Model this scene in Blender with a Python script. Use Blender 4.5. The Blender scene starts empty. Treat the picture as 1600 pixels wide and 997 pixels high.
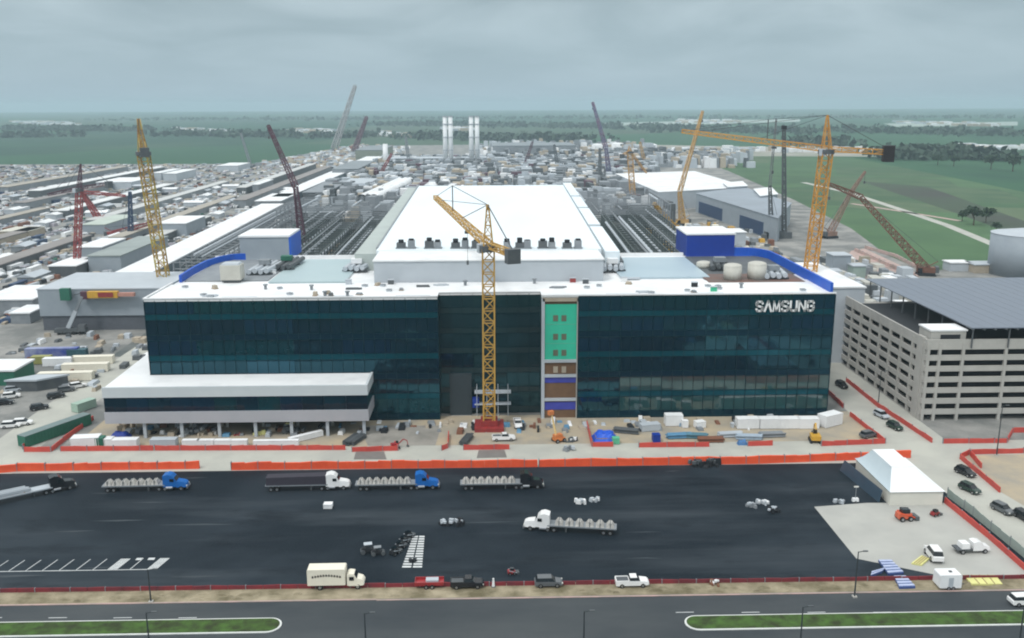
import bpy, math, random
from mathutils import Matrix, Vector
random.seed(7)
RAD=math.radians
sc=bpy.context.scene
COL=sc.collection
# ------------------------------------------------------------------ camera
W,H,F,HZ,CH=1600,997,1434.0,163.0,82.0
YAW,ROLL=RAD(1.3),.0038
th=math.atan((H/2-HZ)/F)
X0=Vector((math.cos(YAW),-math.sin(YAW),0))
FW=Vector((math.sin(YAW)*math.cos(th),math.cos(YAW)*math.cos(th),-math.sin(th)))
U0=Vector((math.sin(YAW)*math.sin(th),math.cos(YAW)*math.sin(th),math.cos(th)))
RT=X0*math.cos(ROLL)-U0*math.sin(ROLL); UP=U0*math.cos(ROLL)+X0*math.sin(ROLL)
cd=bpy.data.cameras.new('camera'); cam=bpy.data.objects.new('camera',cd); COL.objects.link(cam)
m=Matrix((RT,UP,-FW)).transposed().to_4x4(); m.translation=Vector((0,0,CH)); cam.matrix_world=m
cd.sensor_width=36; cd.lens=36*F/W; cd.clip_start=1; cd.clip_end=40000
sc.camera=cam
# ------------------------------------------------------------------ sky, sun, exposure
SUN_EL,SUN_AZ=RAD(58),RAD(200)
w=bpy.data.worlds.new('World'); sc.world=w; w.use_nodes=True
nt=w.node_tree; nt.nodes.clear(); N=nt.nodes.new; L=nt.links.new
out=N('ShaderNodeOutputWorld'); bg=N('ShaderNodeBackground'); L(bg.outputs[0],out.inputs[0])
sky=N('ShaderNodeTexSky'); sky.sky_type='NISHITA'; sky.sun_disc=False
sky.sun_elevation=SUN_EL; sky.sun_rotation=SUN_AZ
tc=N('ShaderNodeTexCoord'); sep=N('ShaderNodeSeparateXYZ'); L(tc.outputs['Generated'],sep.inputs[0])
# cloud deck: project the view direction on a plane overhead
zz=N('ShaderNodeMath'); zz.operation='MAXIMUM'; zz.inputs[1].default_value=0.0; L(sep.outputs[2],zz.inputs[0])
za=N('ShaderNodeMath'); za.operation='ADD'; za.inputs[1].default_value=0.17; L(zz.outputs[0],za.inputs[0])
dx=N('ShaderNodeMath'); dx.operation='DIVIDE'; L(sep.outputs[0],dx.inputs[0]); L(za.outputs[0],dx.inputs[1])
dy=N('ShaderNodeMath'); dy.operation='DIVIDE'; L(sep.outputs[1],dy.inputs[0]); L(za.outputs[0],dy.inputs[1])
cb=N('ShaderNodeCombineXYZ'); L(dx.outputs[0],cb.inputs[0]); L(dy.outputs[0],cb.inputs[1])
cn=N('ShaderNodeTexNoise'); cn.inputs['Scale'].default_value=1.15; cn.inputs['Distortion'].default_value=.5; cn.inputs['Detail'].default_value=6; cn.inputs['Roughness'].default_value=.5
L(cb.outputs[0],cn.inputs['Vector'])
cr=N('ShaderNodeValToRGB'); e=cr.color_ramp.elements
e[0].position=.34; e[0].color=(.33,.42,.455,1); e[1].position=.68; e[1].color=(.57,.68,.725,1)
L(cn.outputs[0],cr.inputs[0])
# towards the horizon the cloud deck merges into an even blue grey; overhead it is brighter
mr=N('ShaderNodeMapRange'); mr.inputs['From Min'].default_value=0.0; mr.inputs['From Max'].default_value=.13; L(sep.outputs[2],mr.inputs[0])
mxh=N('ShaderNodeMix'); mxh.data_type='RGBA'; L(mr.outputs[0],mxh.inputs[0])
mxh.inputs[6].default_value=(.375,.51,.60,1); L(cr.outputs[0],mxh.inputs[7])
mr2=N('ShaderNodeMapRange'); mr2.inputs['From Min'].default_value=.22; mr2.inputs['From Max'].default_value=.75
mr2.inputs['To Min'].default_value=1.0; mr2.inputs['To Max'].default_value=2.6; L(sep.outputs[2],mr2.inputs[0])
vm=N('ShaderNodeVectorMath'); vm.operation='SCALE'; L(mxh.outputs[2],vm.inputs[0]); L(mr2.outputs[0],vm.inputs['Scale'])
sk=N('ShaderNodeVectorMath'); sk.operation='SCALE'; L(sky.outputs[0],sk.inputs[0]); sk.inputs['Scale'].default_value=.1
mx=N('ShaderNodeMix'); mx.data_type='RGBA'; mx.inputs[0].default_value=.9
mr3=N('ShaderNodeMapRange'); mr3.inputs['From Min'].default_value=.24; mr3.inputs['From Max'].default_value=.55; mr3.inputs['To Max'].default_value=.8; L(sep.outputs[2],mr3.inputs[0])
mx3=N('ShaderNodeMix'); mx3.data_type='RGBA'; L(mr3.outputs[0],mx3.inputs[0]); L(vm.outputs[0],mx3.inputs[6]); mx3.inputs[7].default_value=(1.34,1.34,1.31,1)   # bright neutral cloud overhead
L(sk.outputs[0],mx.inputs[6]); L(mx3.outputs[2],mx.inputs[7]); L(mx.outputs[2],bg.inputs[0]); bg.inputs[1].default_value=1.0
sl=bpy.data.lights.new('sun','SUN'); sl.energy=1.5; sl.angle=RAD(10); sl.color=(1,.975,.94)
so=bpy.data.objects.new('sun',sl); COL.objects.link(so)
# sun stands behind and to the left of the camera, high
sd=Vector((-.45,-.55,1)).normalized(); so.rotation_euler=sd.to_track_quat('Z','Y').to_euler(); so.location=(0,0,300)
sky.sun_elevation=math.asin(sd.z); sky.sun_rotation=math.atan2(sd.x,sd.y)
sc.view_settings.view_transform='Standard'; sc.view_settings.look='None'; sc.view_settings.exposure=0.0; sc.view_settings.gamma=1
sc.render.engine='CYCLES'; sc.cycles.max_bounces=5; sc.cycles.volume_bounces=1; sc.cycles.glossy_bounces=2; sc.cycles.diffuse_bounces=2
sc.cycles.use_denoising=True
sc.cycles.pixel_filter_type='BLACKMAN_HARRIS'; sc.cycles.filter_width=2.0

# ------------------------------------------------------------------ pixel -> ground helpers
def ray(px,py):
    return FW+RT*((px-W/2)/F)+UP*((H/2-py)/F)
def G(px,py,h=0.0):
    d=ray(px,py); t=(h-CH)/d.z; return (d.x*t,d.y*t)
def G3(px,py,h=0.0):
    a=G(px,py,h); return Vector((a[0],a[1],h))
def V(px,py,y):
    d=ray(px,py); t=y/d.y; return (d.x*t,CH+d.z*t)

# ------------------------------------------------------------------ materials
MATS={}
def mat(name,c,rough=.7,metal=0.0,c2=None,scale=1.0,amt=.5,bump=0,ior=None,tint=None,stretch=(1,1,1),det=4,lo=.35,hi=.65,spec=None):
    if name in MATS: return MATS[name]
    m=bpy.data.materials.new(name); m.use_nodes=True; t=m.node_tree; b=t.nodes['Principled BSDF']
    b.inputs['Base Color'].default_value=(*c,1); b.inputs['Roughness'].default_value=rough; b.inputs['Metallic'].default_value=metal
    if ior: b.inputs['IOR'].default_value=ior
    if tint: b.inputs['Specular Tint'].default_value=(*tint,1)
    if spec is not None: b.inputs['Specular IOR Level'].default_value=spec
    if c2 is None:
        c2=tuple(x*.72 for x in c); 
    g=t.nodes.new('ShaderNodeNewGeometry'); mp=t.nodes.new('ShaderNodeMapping'); mp.inputs['Scale'].default_value=stretch
    t.links.new(g.outputs['Position'],mp.inputs[0])
    n=t.nodes.new('ShaderNodeTexNoise'); n.inputs['Scale'].default_value=scale; n.inputs['Detail'].default_value=det; n.inputs['Roughness'].default_value=.6
    t.links.new(mp.outputs[0],n.inputs['Vector'])
    r=t.nodes.new('ShaderNodeMapRange'); r.inputs['From Min'].default_value=lo; r.inputs['From Max'].default_value=hi; r.inputs['To Max'].default_value=amt
    t.links.new(n.outputs[0],r.inputs[0])
    x=t.nodes.new('ShaderNodeMix'); x.data_type='RGBA'; x.inputs[6].default_value=(*c,1); x.inputs[7].default_value=(*c2,1)
    t.links.new(r.outputs[0],x.inputs[0]); t.links.new(x.outputs[2],b.inputs['Base Color'])
    if bump:
        bp=t.nodes.new('ShaderNodeBump'); bp.inputs['Strength'].default_value=bump; bp.inputs['Distance'].default_value=.1
        t.links.new(n.outputs[0],bp.inputs['Height']); t.links.new(bp.outputs[0],b.inputs['Normal'])
    MATS[name]=m; return m

WHITE=mat('white_membrane',(.80,.81,.82),.6,c2=(.50,.52,.53),scale=.10,amt=.6,det=8,lo=.45,hi=.75)
FABROOF=mat('pale_roof_membrane',(.76,.83,.87),.7,c2=(.68,.76,.81),scale=.03,amt=.8,stretch=(1,.3,1))
GREYW=mat('grey_wall_panel',(.30,.34,.38),.6,c2=(.25,.29,.33),scale=.2,amt=.6)
LGREY=mat('light_grey_panel',(.46,.50,.54),.6,c2=(.37,.41,.45),scale=.15)
MGREY=mat('mid_grey_metal',(.24,.26,.28),.6,c2=(.14,.16,.18),scale=.3)
DGREY=mat('dark_grey_metal',(.07,.08,.09),.6,c2=(.12,.13,.13),scale=.4)
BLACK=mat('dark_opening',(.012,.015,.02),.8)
CONC=mat('concrete',(.45,.44,.41),.85,c2=(.34,.335,.315),scale=.25)
GLASS=[mat('teal_glass_%s'%n,c,.06,ior=i,tint=(.3,.8,1),scale=.16,amt=.7,c2=c2,bump=.22) for n,c,c2,i in (
  ('deep',(.001,.020,.034),(.001,.010,.021),1.95),('blue',(.001,.018,.040),(.001,.010,.026),1.9),
  ('green',(.002,.028,.036),(.001,.02,.03),1.8),('dark',(.001,.010,.020),(.001,.016,.028),1.7))]
SPAN=mat('teal_spandrel',(.001,.050,.068),.15,c2=(.001,.024,.036),scale=.05,ior=1.6,tint=(.25,.75,1))
SPAN2=mat('navy_spandrel',(.001,.014,.030),.15,c2=(.001,.02,.03),scale=.05,ior=1.6,tint=(.25,.75,1))
CGLASS=mat('grey_teal_glass',(.006,.026,.032),.1,c2=(.012,.034,.038),scale=.1,ior=1.7,tint=(.3,.7,.9))
CSPAN=mat('grey_teal_spandrel',(.010,.036,.042),.3,c2=(.006,.025,.03),scale=.2)
MULL=mat('mullion_teal',(.002,.030,.042),.4,scale=.1,spec=.1)
LOWGL=mat('clear_lobby_glass',(.015,.07,.075),.05,c2=(.01,.045,.05),scale=.15,ior=1.9,amt=.8)
BLUE=mat('royal_blue_sheet',(.002,.070,.46),.5,c2=(.002,.12,.58),scale=.12,amt=.6)
DBLUE=mat('deep_blue_panel',(.001,.030,.27),.5,c2=(.001,.042,.34),scale=.2,amt=.6)
GREENSH=mat('green_sheathing',(.025,.50,.32),.7,c2=(.04,.42,.28),scale=.6,amt=.5)
BROWN=mat('brown_sheathing',(.17,.095,.05),.8,c2=(.11,.06,.035),scale=.6)
VIOLET=mat('violet_blue_band',(.05,.06,.38),.6,scale=.6)
YEL=mat('crane_yellow',(.62,.35,.035),.5,c2=(.40,.22,.03),scale=.8)
RED=mat('crane_red',(.30,.035,.03),.5,c2=(.17,.02,.03),scale=.8)
PURP=mat('dark_maroon_steel',(.10,.03,.05),.5,c2=(.05,.03,.05),scale=.8)
PALEC=mat('pale_pink_steel',(.45,.33,.33),.6,scale=.8)
ORANGE=mat('safety_orange',(.82,.10,.03),.55,c2=(.66,.07,.025),scale=.35,amt=.7)
ORRED=mat('faded_safety_orange',(.56,.07,.05),.55,c2=(.42,.05,.045),scale=.35,amt=.7)
DKRED=mat('dark_red_fabric',(.22,.022,.03),.8,c2=(.10,.02,.03),scale=.3,amt=.8)
CARW=mat('white_paint',(.80,.80,.80),.25,scale=2,c2=(.7,.7,.7),amt=.3)
CARB=mat('black_paint',(.015,.016,.02),.25,scale=2)
CARG=mat('grey_paint',(.12,.13,.14),.3,scale=2)
CARR=mat('red_paint',(.35,.03,.035),.3,scale=2)
CARBL=mat('blue_paint',(.01,.13,.45),.3,scale=2)
CREAM=mat('cream_paint',(.80,.76,.64),.4,scale=1,c2=(.70,.65,.55),amt=.4)
WGLASS=mat('window_glass',(.01,.014,.018),.05,ior=1.5,scale=1)
TYRE=mat('tyre_rubber',(.012,.012,.013),.85,scale=3)
RIM=mat('wheel_rim',(.45,.46,.48),.35,.8,scale=3)
LAMP=mat('lamp_lens',(.75,.75,.7),.2,scale=3)
RUST=mat('rust_brown',(.20,.085,.05),.8,scale=.7)
TAN=mat('tan_panel',(.42,.36,.28),.8,scale=.5)
GREEN=mat('green_tarp',(.02,.14,.09),.6,scale=.7)
NAVYM=mat('navy_panel',(.02,.05,.12),.6,scale=.7)
YELM=mat('pale_yellow_mat',(.72,.70,.28),.7,scale=.8)
WOOD=mat('pallet_wood',(.30,.20,.11),.85,scale=1)
BARK=mat('bark',(.09,.06,.04),.9,scale=1)
LEAF=mat('leaf_green',(.035,.075,.03),.7,c2=(.02,.045,.022),scale=.12,amt=1)
POLE=mat('galvanised_pole',(.16,.18,.18),.5,.5,scale=1)

# ------------------------------------------------------------------ mesh builder
class MB:
    def __init__(s): s.v=[]; s.f=[]; s.m=[]; s.mi=0
    def quad_box(s,P8):
        b=len(s.v); s.v+= [tuple(p) for p in P8]
        for q in ((0,3,2,1),(4,5,6,7),(0,1,5,4),(1,2,6,5),(2,3,7,6),(3,0,4,7)):
            s.f.append(tuple(b+i for i in q)); s.m.append(s.mi)
        return s
    def box(s,x0,y0,z0,x1,y1,z1):
        return s.quad_box([(x0,y0,z0),(x1,y0,z0),(x1,y1,z0),(x0,y1,z0),(x0,y0,z1),(x1,y0,z1),(x1,y1,z1),(x0,y1,z1)])
    def rbox(s,cx,cy,z0,lx,ly,h,a=0,tx=1,ty=1):
        c,n=math.cos(a),math.sin(a); P=[]
        for z,fx,fy in ((z0,1,1),(z0+h,tx,ty)):
            for sx,sy in ((-1,-1),(1,-1),(1,1),(-1,1)):
                x,y=sx*lx/2*fx,sy*ly/2*fy; P.append((cx+x*c-y*n,cy+x*n+y*c,z))
        return s.quad_box(P)
    def beam(s,p,q,w,w2=None):
        p,q=Vector(p),Vector(q); d=(q-p)
        if d.length<1e-6: return s
        d.normalize(); r=d.cross(Vector((0,0,1)))
        if r.length<1e-3: r=Vector((1,0,0))
        r.normalize(); u=r.cross(d); w2=w2 or w
        P=[]
        for c,ww in ((p,w),(q,w2)):
            for a,b in ((-1,-1),(1,-1),(1,1),(-1,1)): P.append(c+r*a*ww/2+u*b*ww/2)
        return s.quad_box(P)
    def tube(s,p,q,r,r2=None,n=12,cap=True):
        p,q=Vector(p),Vector(q); d=(q-p).normalized(); a=d.cross(Vector((0,0,1)))
        if a.length<1e-3: a=Vector((1,0,0))
        a.normalize(); u=a.cross(d); r2=r if r2 is None else r2
        b=len(s.v)
        for c,rr in ((p,r),(q,r2)):
            for i in range(n):
                t=2*math.pi*i/n; s.v.append(tuple(c+a*math.cos(t)*rr+u*math.sin(t)*rr))
        for i in range(n):
            j=(i+1)%n; s.f.append((b+i,b+j,b+n+j,b+n+i)); s.m.append(s.mi)
        if cap:
            s.f.append(tuple(b+i for i in range(n))[::-1]); s.m.append(s.mi)
            s.f.append(tuple(b+n+i for i in range(n))); s.m.append(s.mi)
        return s
    def prism(s,pts,z0,z1):
        n=len(pts); b=len(s.v)
        ar=sum(pts[i][0]*pts[(i+1)%n][1]-pts[(i+1)%n][0]*pts[i][1] for i in range(n))
        if ar<0: pts=list(pts)[::-1]
        s.v+=[(p[0],p[1],z0) for p in pts]+[(p[0],p[1],z1) for p in pts]
        for i in range(n):
            j=(i+1)%n; s.f.append((b+i,b+j,b+n+j,b+n+i)); s.m.append(s.mi)
        s.f.append(tuple(b+i for i in range(n))[::-1]); s.m.append(s.mi)
        s.f.append(tuple(b+n+i for i in range(n))); s.m.append(s.mi)
        return s
    def sheet(s,pts,z):
        n=len(pts); b=len(s.v)
        ar=sum(pts[i][0]*pts[(i+1)%n][1]-pts[(i+1)%n][0]*pts[i][1] for i in range(n))
        if ar<0: pts=list(pts)[::-1]
        s.v+=[(p[0],p[1],z) for p in pts]; s.f.append(tuple(range(b,b+n))); s.m.append(s.mi); return s
    def side(s,prof,y0,y1,inset=None):
        """extrude an x,z profile between y0 and y1 (convex or not)"""
        n=len(prof); b=len(s.v)
        s.v+=[(p[0],y0,p[1]) for p in prof]+[(p[0],y1,p[1]) for p in prof]
        for i in range(n):
            j=(i+1)%n; s.f.append((b+i,b+j,b+n+j,b+n+i)); s.m.append(s.mi)
        s.f.append(tuple(b+i for i in range(n))[::-1]); s.m.append(s.mi); s.f.append(tuple(b+n+i for i in range(n))); s.m.append(s.mi)
        return s
    def dome(s,c,r,h,n=14,k=5):
        b=len(s.v)
        for i in range(k):
            t=math.pi/2*i/k
            for j in range(n):
                a=2*math.pi*j/n; s.v.append((c[0]+r*math.cos(t)*math.cos(a),c[1]+r*math.cos(t)*math.sin(a),c[2]+h*math.sin(t)))
        s.v.append((c[0],c[1],c[2]+h))
        for i in range(k-1):
            for j in range(n):
                q=(j+1)%n; s.f.append((b+i*n+j,b+i*n+q,b+(i+1)*n+q,b+(i+1)*n+j)); s.m.append(s.mi)
        for j in range(n):
            s.f.append((b+(k-1)*n+j,b+(k-1)*n+(j+1)%n,b+k*n)); s.m.append(s.mi)
        return s
    def lattice(s,p,q,w,w2=None,bays=8,r=.16,rd=.10,up=None):
        p,q=Vector(p),Vector(q); w2=w if w2 is None else w2
        d=(q-p).normalized(); a=d.cross(up or Vector((0,0,1)))
        if a.length<1e-2: a=Vector((1,0,0))
        a.normalize(); u=a.cross(d).normalized()
        ring=[]
        for i in range(bays+1):
            t=i/bays; c=p.lerp(q,t); ww=w+(w2-w)*t
            ring.append([c+a*x*ww/2+u*y*ww/2 for x,y in ((-1,-1),(1,-1),(1,1),(-1,1))])
        for k in range(4): 
            for i in range(bays): s.beam(ring[i][k],ring[i+1][k],r)
        for i in range(bays):
            for k in range(4):
                k2=(k+1)%4
                s.beam(ring[i+1][k],ring[i+1][k2],rd)
                if i%2: s.beam(ring[i][k],ring[i+1][k2],rd)
                else: s.beam(ring[i][k2],ring[i+1][k],rd)
        return s
    def build(s,name,mats,parent=None,smooth=False,loc=None):
        if not isinstance(mats,(list,tuple)): mats=[mats]
        me=bpy.data.meshes.new(name)
        off=Vector((0,0,0))
        if parent is not None and parent.get('_w'): off=Vector(parent['_w'])
        if loc is not None: off=Vector(loc)
        me.from_pydata([(v[0]-off.x,v[1]-off.y,v[2]-off.z) for v in s.v],[],s.f)
        for x in mats: me.materials.append(x)
        if len(mats)>1: me.polygons.foreach_set('material_index',s.m)
        if smooth: me.polygons.foreach_set('use_smooth',[True]*len(s.f))
        me.update()
        o=bpy.data.objects.new(name,me); COL.objects.link(o)
        if parent is not None: o.parent=parent
        elif loc is not None: o.location=loc
        return o
def tag(o,label=None,cat=None,group=None,kind=None):
    if label: o['label']=label
    if cat: o['category']=cat
    if group: o['group']=group
    if kind: o['kind']=kind
    return o
WORLD_ROOTS=[]
def thing(name,label,cat,loc=(0,0,0),rz=0,group=None,world=False):
    """Empty at a thing's base. world=True: its parts are given in world coordinates"""
    o=bpy.data.objects.new(name,None); COL.objects.link(o); o.location=loc; o.rotation_euler=(0,0,rz)
    tag(o,label,cat,group)
    if world: o['_w']=list(loc); WORLD_ROOTS.append(o)
    return o
def copy_tree(o,loc,rz=0,label=None,group=None,parent=None):
    c=o.copy(); COL.objects.link(c)
    if parent is None:
        c.location=loc; c.rotation_euler=(0,0,rz)
        if label: c['label']=label
        if group: c['group']=group
    else: c.parent=parent
    for ch in list(o.children): copy_tree(ch,None,parent=c)
    return c
def struct(name,mb,m): 
    o=mb.build(name,m); o['kind']='structure'; return o
def bbox(*a): return MB().box(*a)

# ================================================================== THE SETTING
def gp(pts,h=0): return [G(x,y,h) for x,y in pts]
def nodes_field(name,ramp,scale,mixscale=.02,stretch=(1,1,1),vor=True,bump=0):
    m=bpy.data.materials.new(name); m.use_nodes=True; t=m.node_tree; b=t.nodes['Principled BSDF']; b.inputs['Roughness'].default_value=.95
    b.inputs['Specular IOR Level'].default_value=.2
    g=t.nodes.new('ShaderNodeNewGeometry'); mp=t.nodes.new('ShaderNodeMapping'); mp.inputs['Scale'].default_value=stretch; mp.inputs['Rotation'].default_value=(0,0,.35)
    t.links.new(g.outputs['Position'],mp.inputs[0])
    v=t.nodes.new('ShaderNodeTexVoronoi'); v.inputs['Scale'].default_value=scale; v.distance='CHEBYCHEV'; v.inputs['Randomness'].default_value=.75
    t.links.new(mp.outputs[0],v.inputs['Vector'])
    s=t.nodes.new('ShaderNodeSeparateColor'); t.links.new(v.outputs['Color'],s.inputs[0])
    n=t.nodes.new('ShaderNodeTexNoise'); n.inputs['Scale'].default_value=mixscale; n.inputs['Detail'].default_value=6; t.links.new(mp.outputs[0],n.inputs['Vector'])
    a=t.nodes.new('ShaderNodeMix'); a.data_type='FLOAT'; a.inputs[0].default_value=.45
    t.links.new(s.outputs[0],a.inputs[2]); t.links.new(n.outputs[0],a.inputs[3])
    r=t.nodes.new('ShaderNodeValToRGB'); 
    while len(r.color_ramp.elements)<len(ramp): r.color_ramp.elements.new(.5)
    for i,(p,c) in enumerate(ramp): r.color_ramp.elements[i].position=p; r.color_ramp.elements[i].color=(*c,1)
    t.links.new(a.outputs[0],r.inputs[0]); t.links.new(r.outputs[0],b.inputs['Base Color'])
    return m
FIELD=nodes_field('crop_fields',[(.12,(.018,.050,.038)),(.30,(.026,.080,.045)),(.45,(.035,.10,.05)),(.55,(.022,.065,.042)),(.68,(.055,.10,.06)),(.85,(.07,.075,.06))],.0011,.004,(1,.6,1))
NEARF=nodes_field('young_green_crop',[(.2,(.055,.11,.055)),(.42,(.08,.15,.07)),(.58,(.055,.105,.055)),(.8,(.11,.15,.085))],.006,.02)
DARKF=mat('ploughed_earth',(.06,.065,.055),.95,c2=(.06,.11,.055),scale=.01,spec=.2)
YARD=mat('crushed_stone_yard',(.30,.295,.28),.95,c2=(.17,.175,.17),scale=.06,amt=1,lo=.4,hi=.6,det=8,spec=.2)
YARD2=mat('packed_grey_dirt',(.34,.32,.29),.95,c2=(.22,.21,.19),scale=.12,amt=1,det=8,spec=.2)
PLAZA=mat('tan_subgrade',(.45,.37,.26),.95,c2=(.30,.28,.24),scale=.10,amt=1,det=8,spec=.2)
ROADC=mat('pale_concrete_road',(.46,.46,.41),.85,c2=(.37,.37,.34),scale=.08,amt=1,det=7,spec=.3)
PADM=mat('pale_concrete_pad',(.43,.43,.40),.85,c2=(.36,.36,.34),scale=.09,amt=1,det=7,spec=.3)
ASPH=mat('dark_asphalt',(.010,.017,.026),.6,c2=(.024,.034,.043),scale=.045,amt=1,det=9,stretch=(.35,1.3,1),spec=.06,lo=.38,hi=.68)
ASPH2=mat('worn_asphalt',(.042,.050,.058),.6,c2=(.075,.083,.088),scale=.06,amt=1,det=8,stretch=(.4,1.2,1),spec=.06)
VERGE=mat('sandy_verge',(.36,.31,.22),.95,c2=(.15,.13,.08),scale=.22,amt=1,det=8,spec=.2)
GRASS=mat('median_grass',(.065,.13,.030),.95,c2=(.035,.045,.020),scale=.45,amt=1,det=8,spec=.2)
WPAINT=mat('white_road_paint',(.62,.64,.64),.7,c2=(.42,.44,.45),scale=.8)
KERB=mat('white_kerb',(.68,.70,.68),.8,c2=(.5,.52,.5),scale=.5)
PINK=mat('pinkish_kerb',(.50,.34,.31),.8,c2=(.33,.27,.24),scale=.3,amt=1)

struct('ground',MB().sheet([(-13000,-1200),(13000,-1200),(13000,13000),(-13000,13000)],-.05),FIELD)
struct('construction_ground',MB().sheet([(-1100,118)]+gp([(-90,257),(0,257),(400,256),(500,236),(560,228),(760,226),(1020,228),(1085,246),(1140,268),(1240,312),(1330,357),(1385,398),(1450,426),(1560,404)])+[(420,430),(420,118)],0),YARD)
# fields on the right
struct('near_field',MB().sheet(gp([(1060,238),(1330,246),(1600,300),(1900,330),(1700,408),(1560,404),(1450,426),(1385,398),(1330,357),(1240,312),(1140,268)]),-.03),NEARF)
struct('ploughed_field',MB().sheet(gp([(1345,283),(1450,292),(1600,345),(1800,372),(1600,372),(1500,335),(1400,302)]),-.012),DARKF)
def strip(name,px,wd,z,m):
    P=[Vector(G(*p)) for p in px]; a=[];b=[]
    for i,p in enumerate(P):
        d=(P[min(i+1,len(P)-1)]-P[max(i-1,0)]).normalized(); n=Vector((-d.y,d.x))
        a.append(tuple(p+n*wd/2)); b.append(tuple(p-n*wd/2))
    mb=MB()
    for i in range(len(P)-1): mb.sheet([a[i],a[i+1],b[i+1],b[i]],z)
    return struct(name,mb,m)
strip('field_track',[(1255,285),(1330,302),(1400,325),(1480,352),(1560,385)],7,.0,ROADC)
strip('dirt_track',[(1330,318),(1420,332),(1500,345)],5,.0,PINK)
# worksite triangle fenced in red beyond the garage
struct('red_gravel_lot',MB().sheet(gp([(1330,392),(1350,388),(1440,430),(1330,442),(1300,438)]),.02),PINK)
# packed dirt round the office and in front of it
struct('plaza_ground',MB().sheet([(-104,213),(112,213),(112,236),(-104,236)],.012),PLAZA)
struct('grey_subgrade',MB().sheet(gp([(560,665),(690,665),(680,697),(575,697)]),.018),YARD2)
struct('dark_trench_ground',MB().sheet([(-128,300),(-44,300),(-50,560),(-132,640)],.012),mat('dark_grey_ground',(.085,.10,.10),.9,c2=(.15,.16,.155),scale=.05,amt=1,det=8,spec=.2))  # green-grey sheet, darker than the yard around it
struct('dark_trench_ground',MB().sheet([(44,300),(108,300),(122,640),(50,640)],.012),mat('dark_grey_ground',(0,0,0)))
# roads
struct('service_road',MB().sheet([(-150,199.5),(113,199.5),(113,214),(-150,214)],.020),ROADC)
strip('left_access_road',[(-60,770),(10,708),(110,632),(232,548),(300,500)],13,.024,ROADC)
struct('right_access_road',MB().sheet([(97,140),(113,140),(113,330),(97,330)],.024),ROADC)
struct('east_road',MB().sheet([(111,200),(180,200),(180,213),(111,213)],.016),ROADC)
def asphalt():
    m=bpy.data.materials.new('lot_asphalt'); m.use_nodes=True; t=m.node_tree; b=t.nodes['Principled BSDF']; b.inputs['Roughness'].default_value=.62; b.inputs['Specular IOR Level'].default_value=.08
    g=t.nodes.new('ShaderNodeNewGeometry')
    def nz(sc_,st,det,lo,hi,dist=0):
        mp=t.nodes.new('ShaderNodeMapping'); mp.inputs['Scale'].default_value=st; t.links.new(g.outputs['Position'],mp.inputs[0])
        n=t.nodes.new('ShaderNodeTexNoise'); n.inputs['Scale'].default_value=sc_; n.inputs['Detail'].default_value=det; n.inputs['Roughness'].default_value=.62; n.inputs['Distortion'].default_value=dist; t.links.new(mp.outputs[0],n.inputs['Vector'])
        r=t.nodes.new('ShaderNodeMapRange'); r.inputs['From Min'].default_value=lo; r.inputs['From Max'].default_value=hi; t.links.new(n.outputs[0],r.inputs[0]); return r.outputs[0]
    def mixc(f,a,c):
        x=t.nodes.new('ShaderNodeMix'); x.data_type='RGBA'; t.links.new(f,x.inputs[0])
        for k,v in ((6,a),(7,c)):
            if isinstance(v,tuple): x.inputs[k].default_value=(*v,1)
            else: t.links.new(v,x.inputs[k])
        return x.outputs[2]
    def scale(f,s):
        q=t.nodes.new('ShaderNodeMath'); q.operation='MULTIPLY'; q.inputs[1].default_value=s; t.links.new(f,q.inputs[0]); return q.outputs[0]
    big=nz(.018,(1,1.2,1),4,.44,.62,.6)                      # older, paler lifts of paving
    c=mixc(big,(.007,.013,.020),(.022,.031,.041))
    c=mixc(scale(nz(.05,(.25,1.8,1),9,.50,.72),.65),c,(.060,.072,.084))    # dusty tyre smears along the lot
    c=mixc(scale(nz(.10,(.5,1.4,1),8,.54,.70),.8),c,(.004,.008,.013))      # damp and oil patches
    c=mixc(scale(nz(2.5,(1,1,1),3,.35,.7),.35),c,(.030,.038,.045))         # aggregate
    t.links.new(c,b.inputs['Base Color']); return m
LOT=asphalt()
struct('parking_lot',MB().sheet([(-140,146.5),(99,146.5),(97,199.3),(-140,199.3)],.028),LOT)
struct('concrete_pad',MB().sheet(gp([(1272,792),(1355,786),(1482,786),(1608,898),(1470,900),(1338,873)]),.036),PADM)
struct('frontage_road',MB().sheet([(-140,100),(170,100),(170,141.5),(-140,141.5)],.016),ASPH2)
struct('roadside_verge',MB().sheet([(-140,141.9),(97,141.9),(97,146.4),(-140,146.4)],.04),VERGE)
k=MB().box(-140,141.5,0,-20,141.85,.13); struct('kerb_strip',k,PINK)
k=MB().box(-20,141.3,0,97,141.6,.13); struct('kerb_strip',k,PINK)
# loose spoil bank along the verge
bm=MB(); rr=random.Random(3)
for i in range(150):
    x=rr.uniform(-95,95); y=rr.uniform(142.4,144.2); s=rr.uniform(.5,2.2); bm.rbox(x,y,.03,s*2.2,s*.5,rr.uniform(.1,.38),rr.uniform(-.1,.1),.4,.3)
o=bm.build('spoil_bank',VERGE); o['kind']='stuff'
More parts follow.
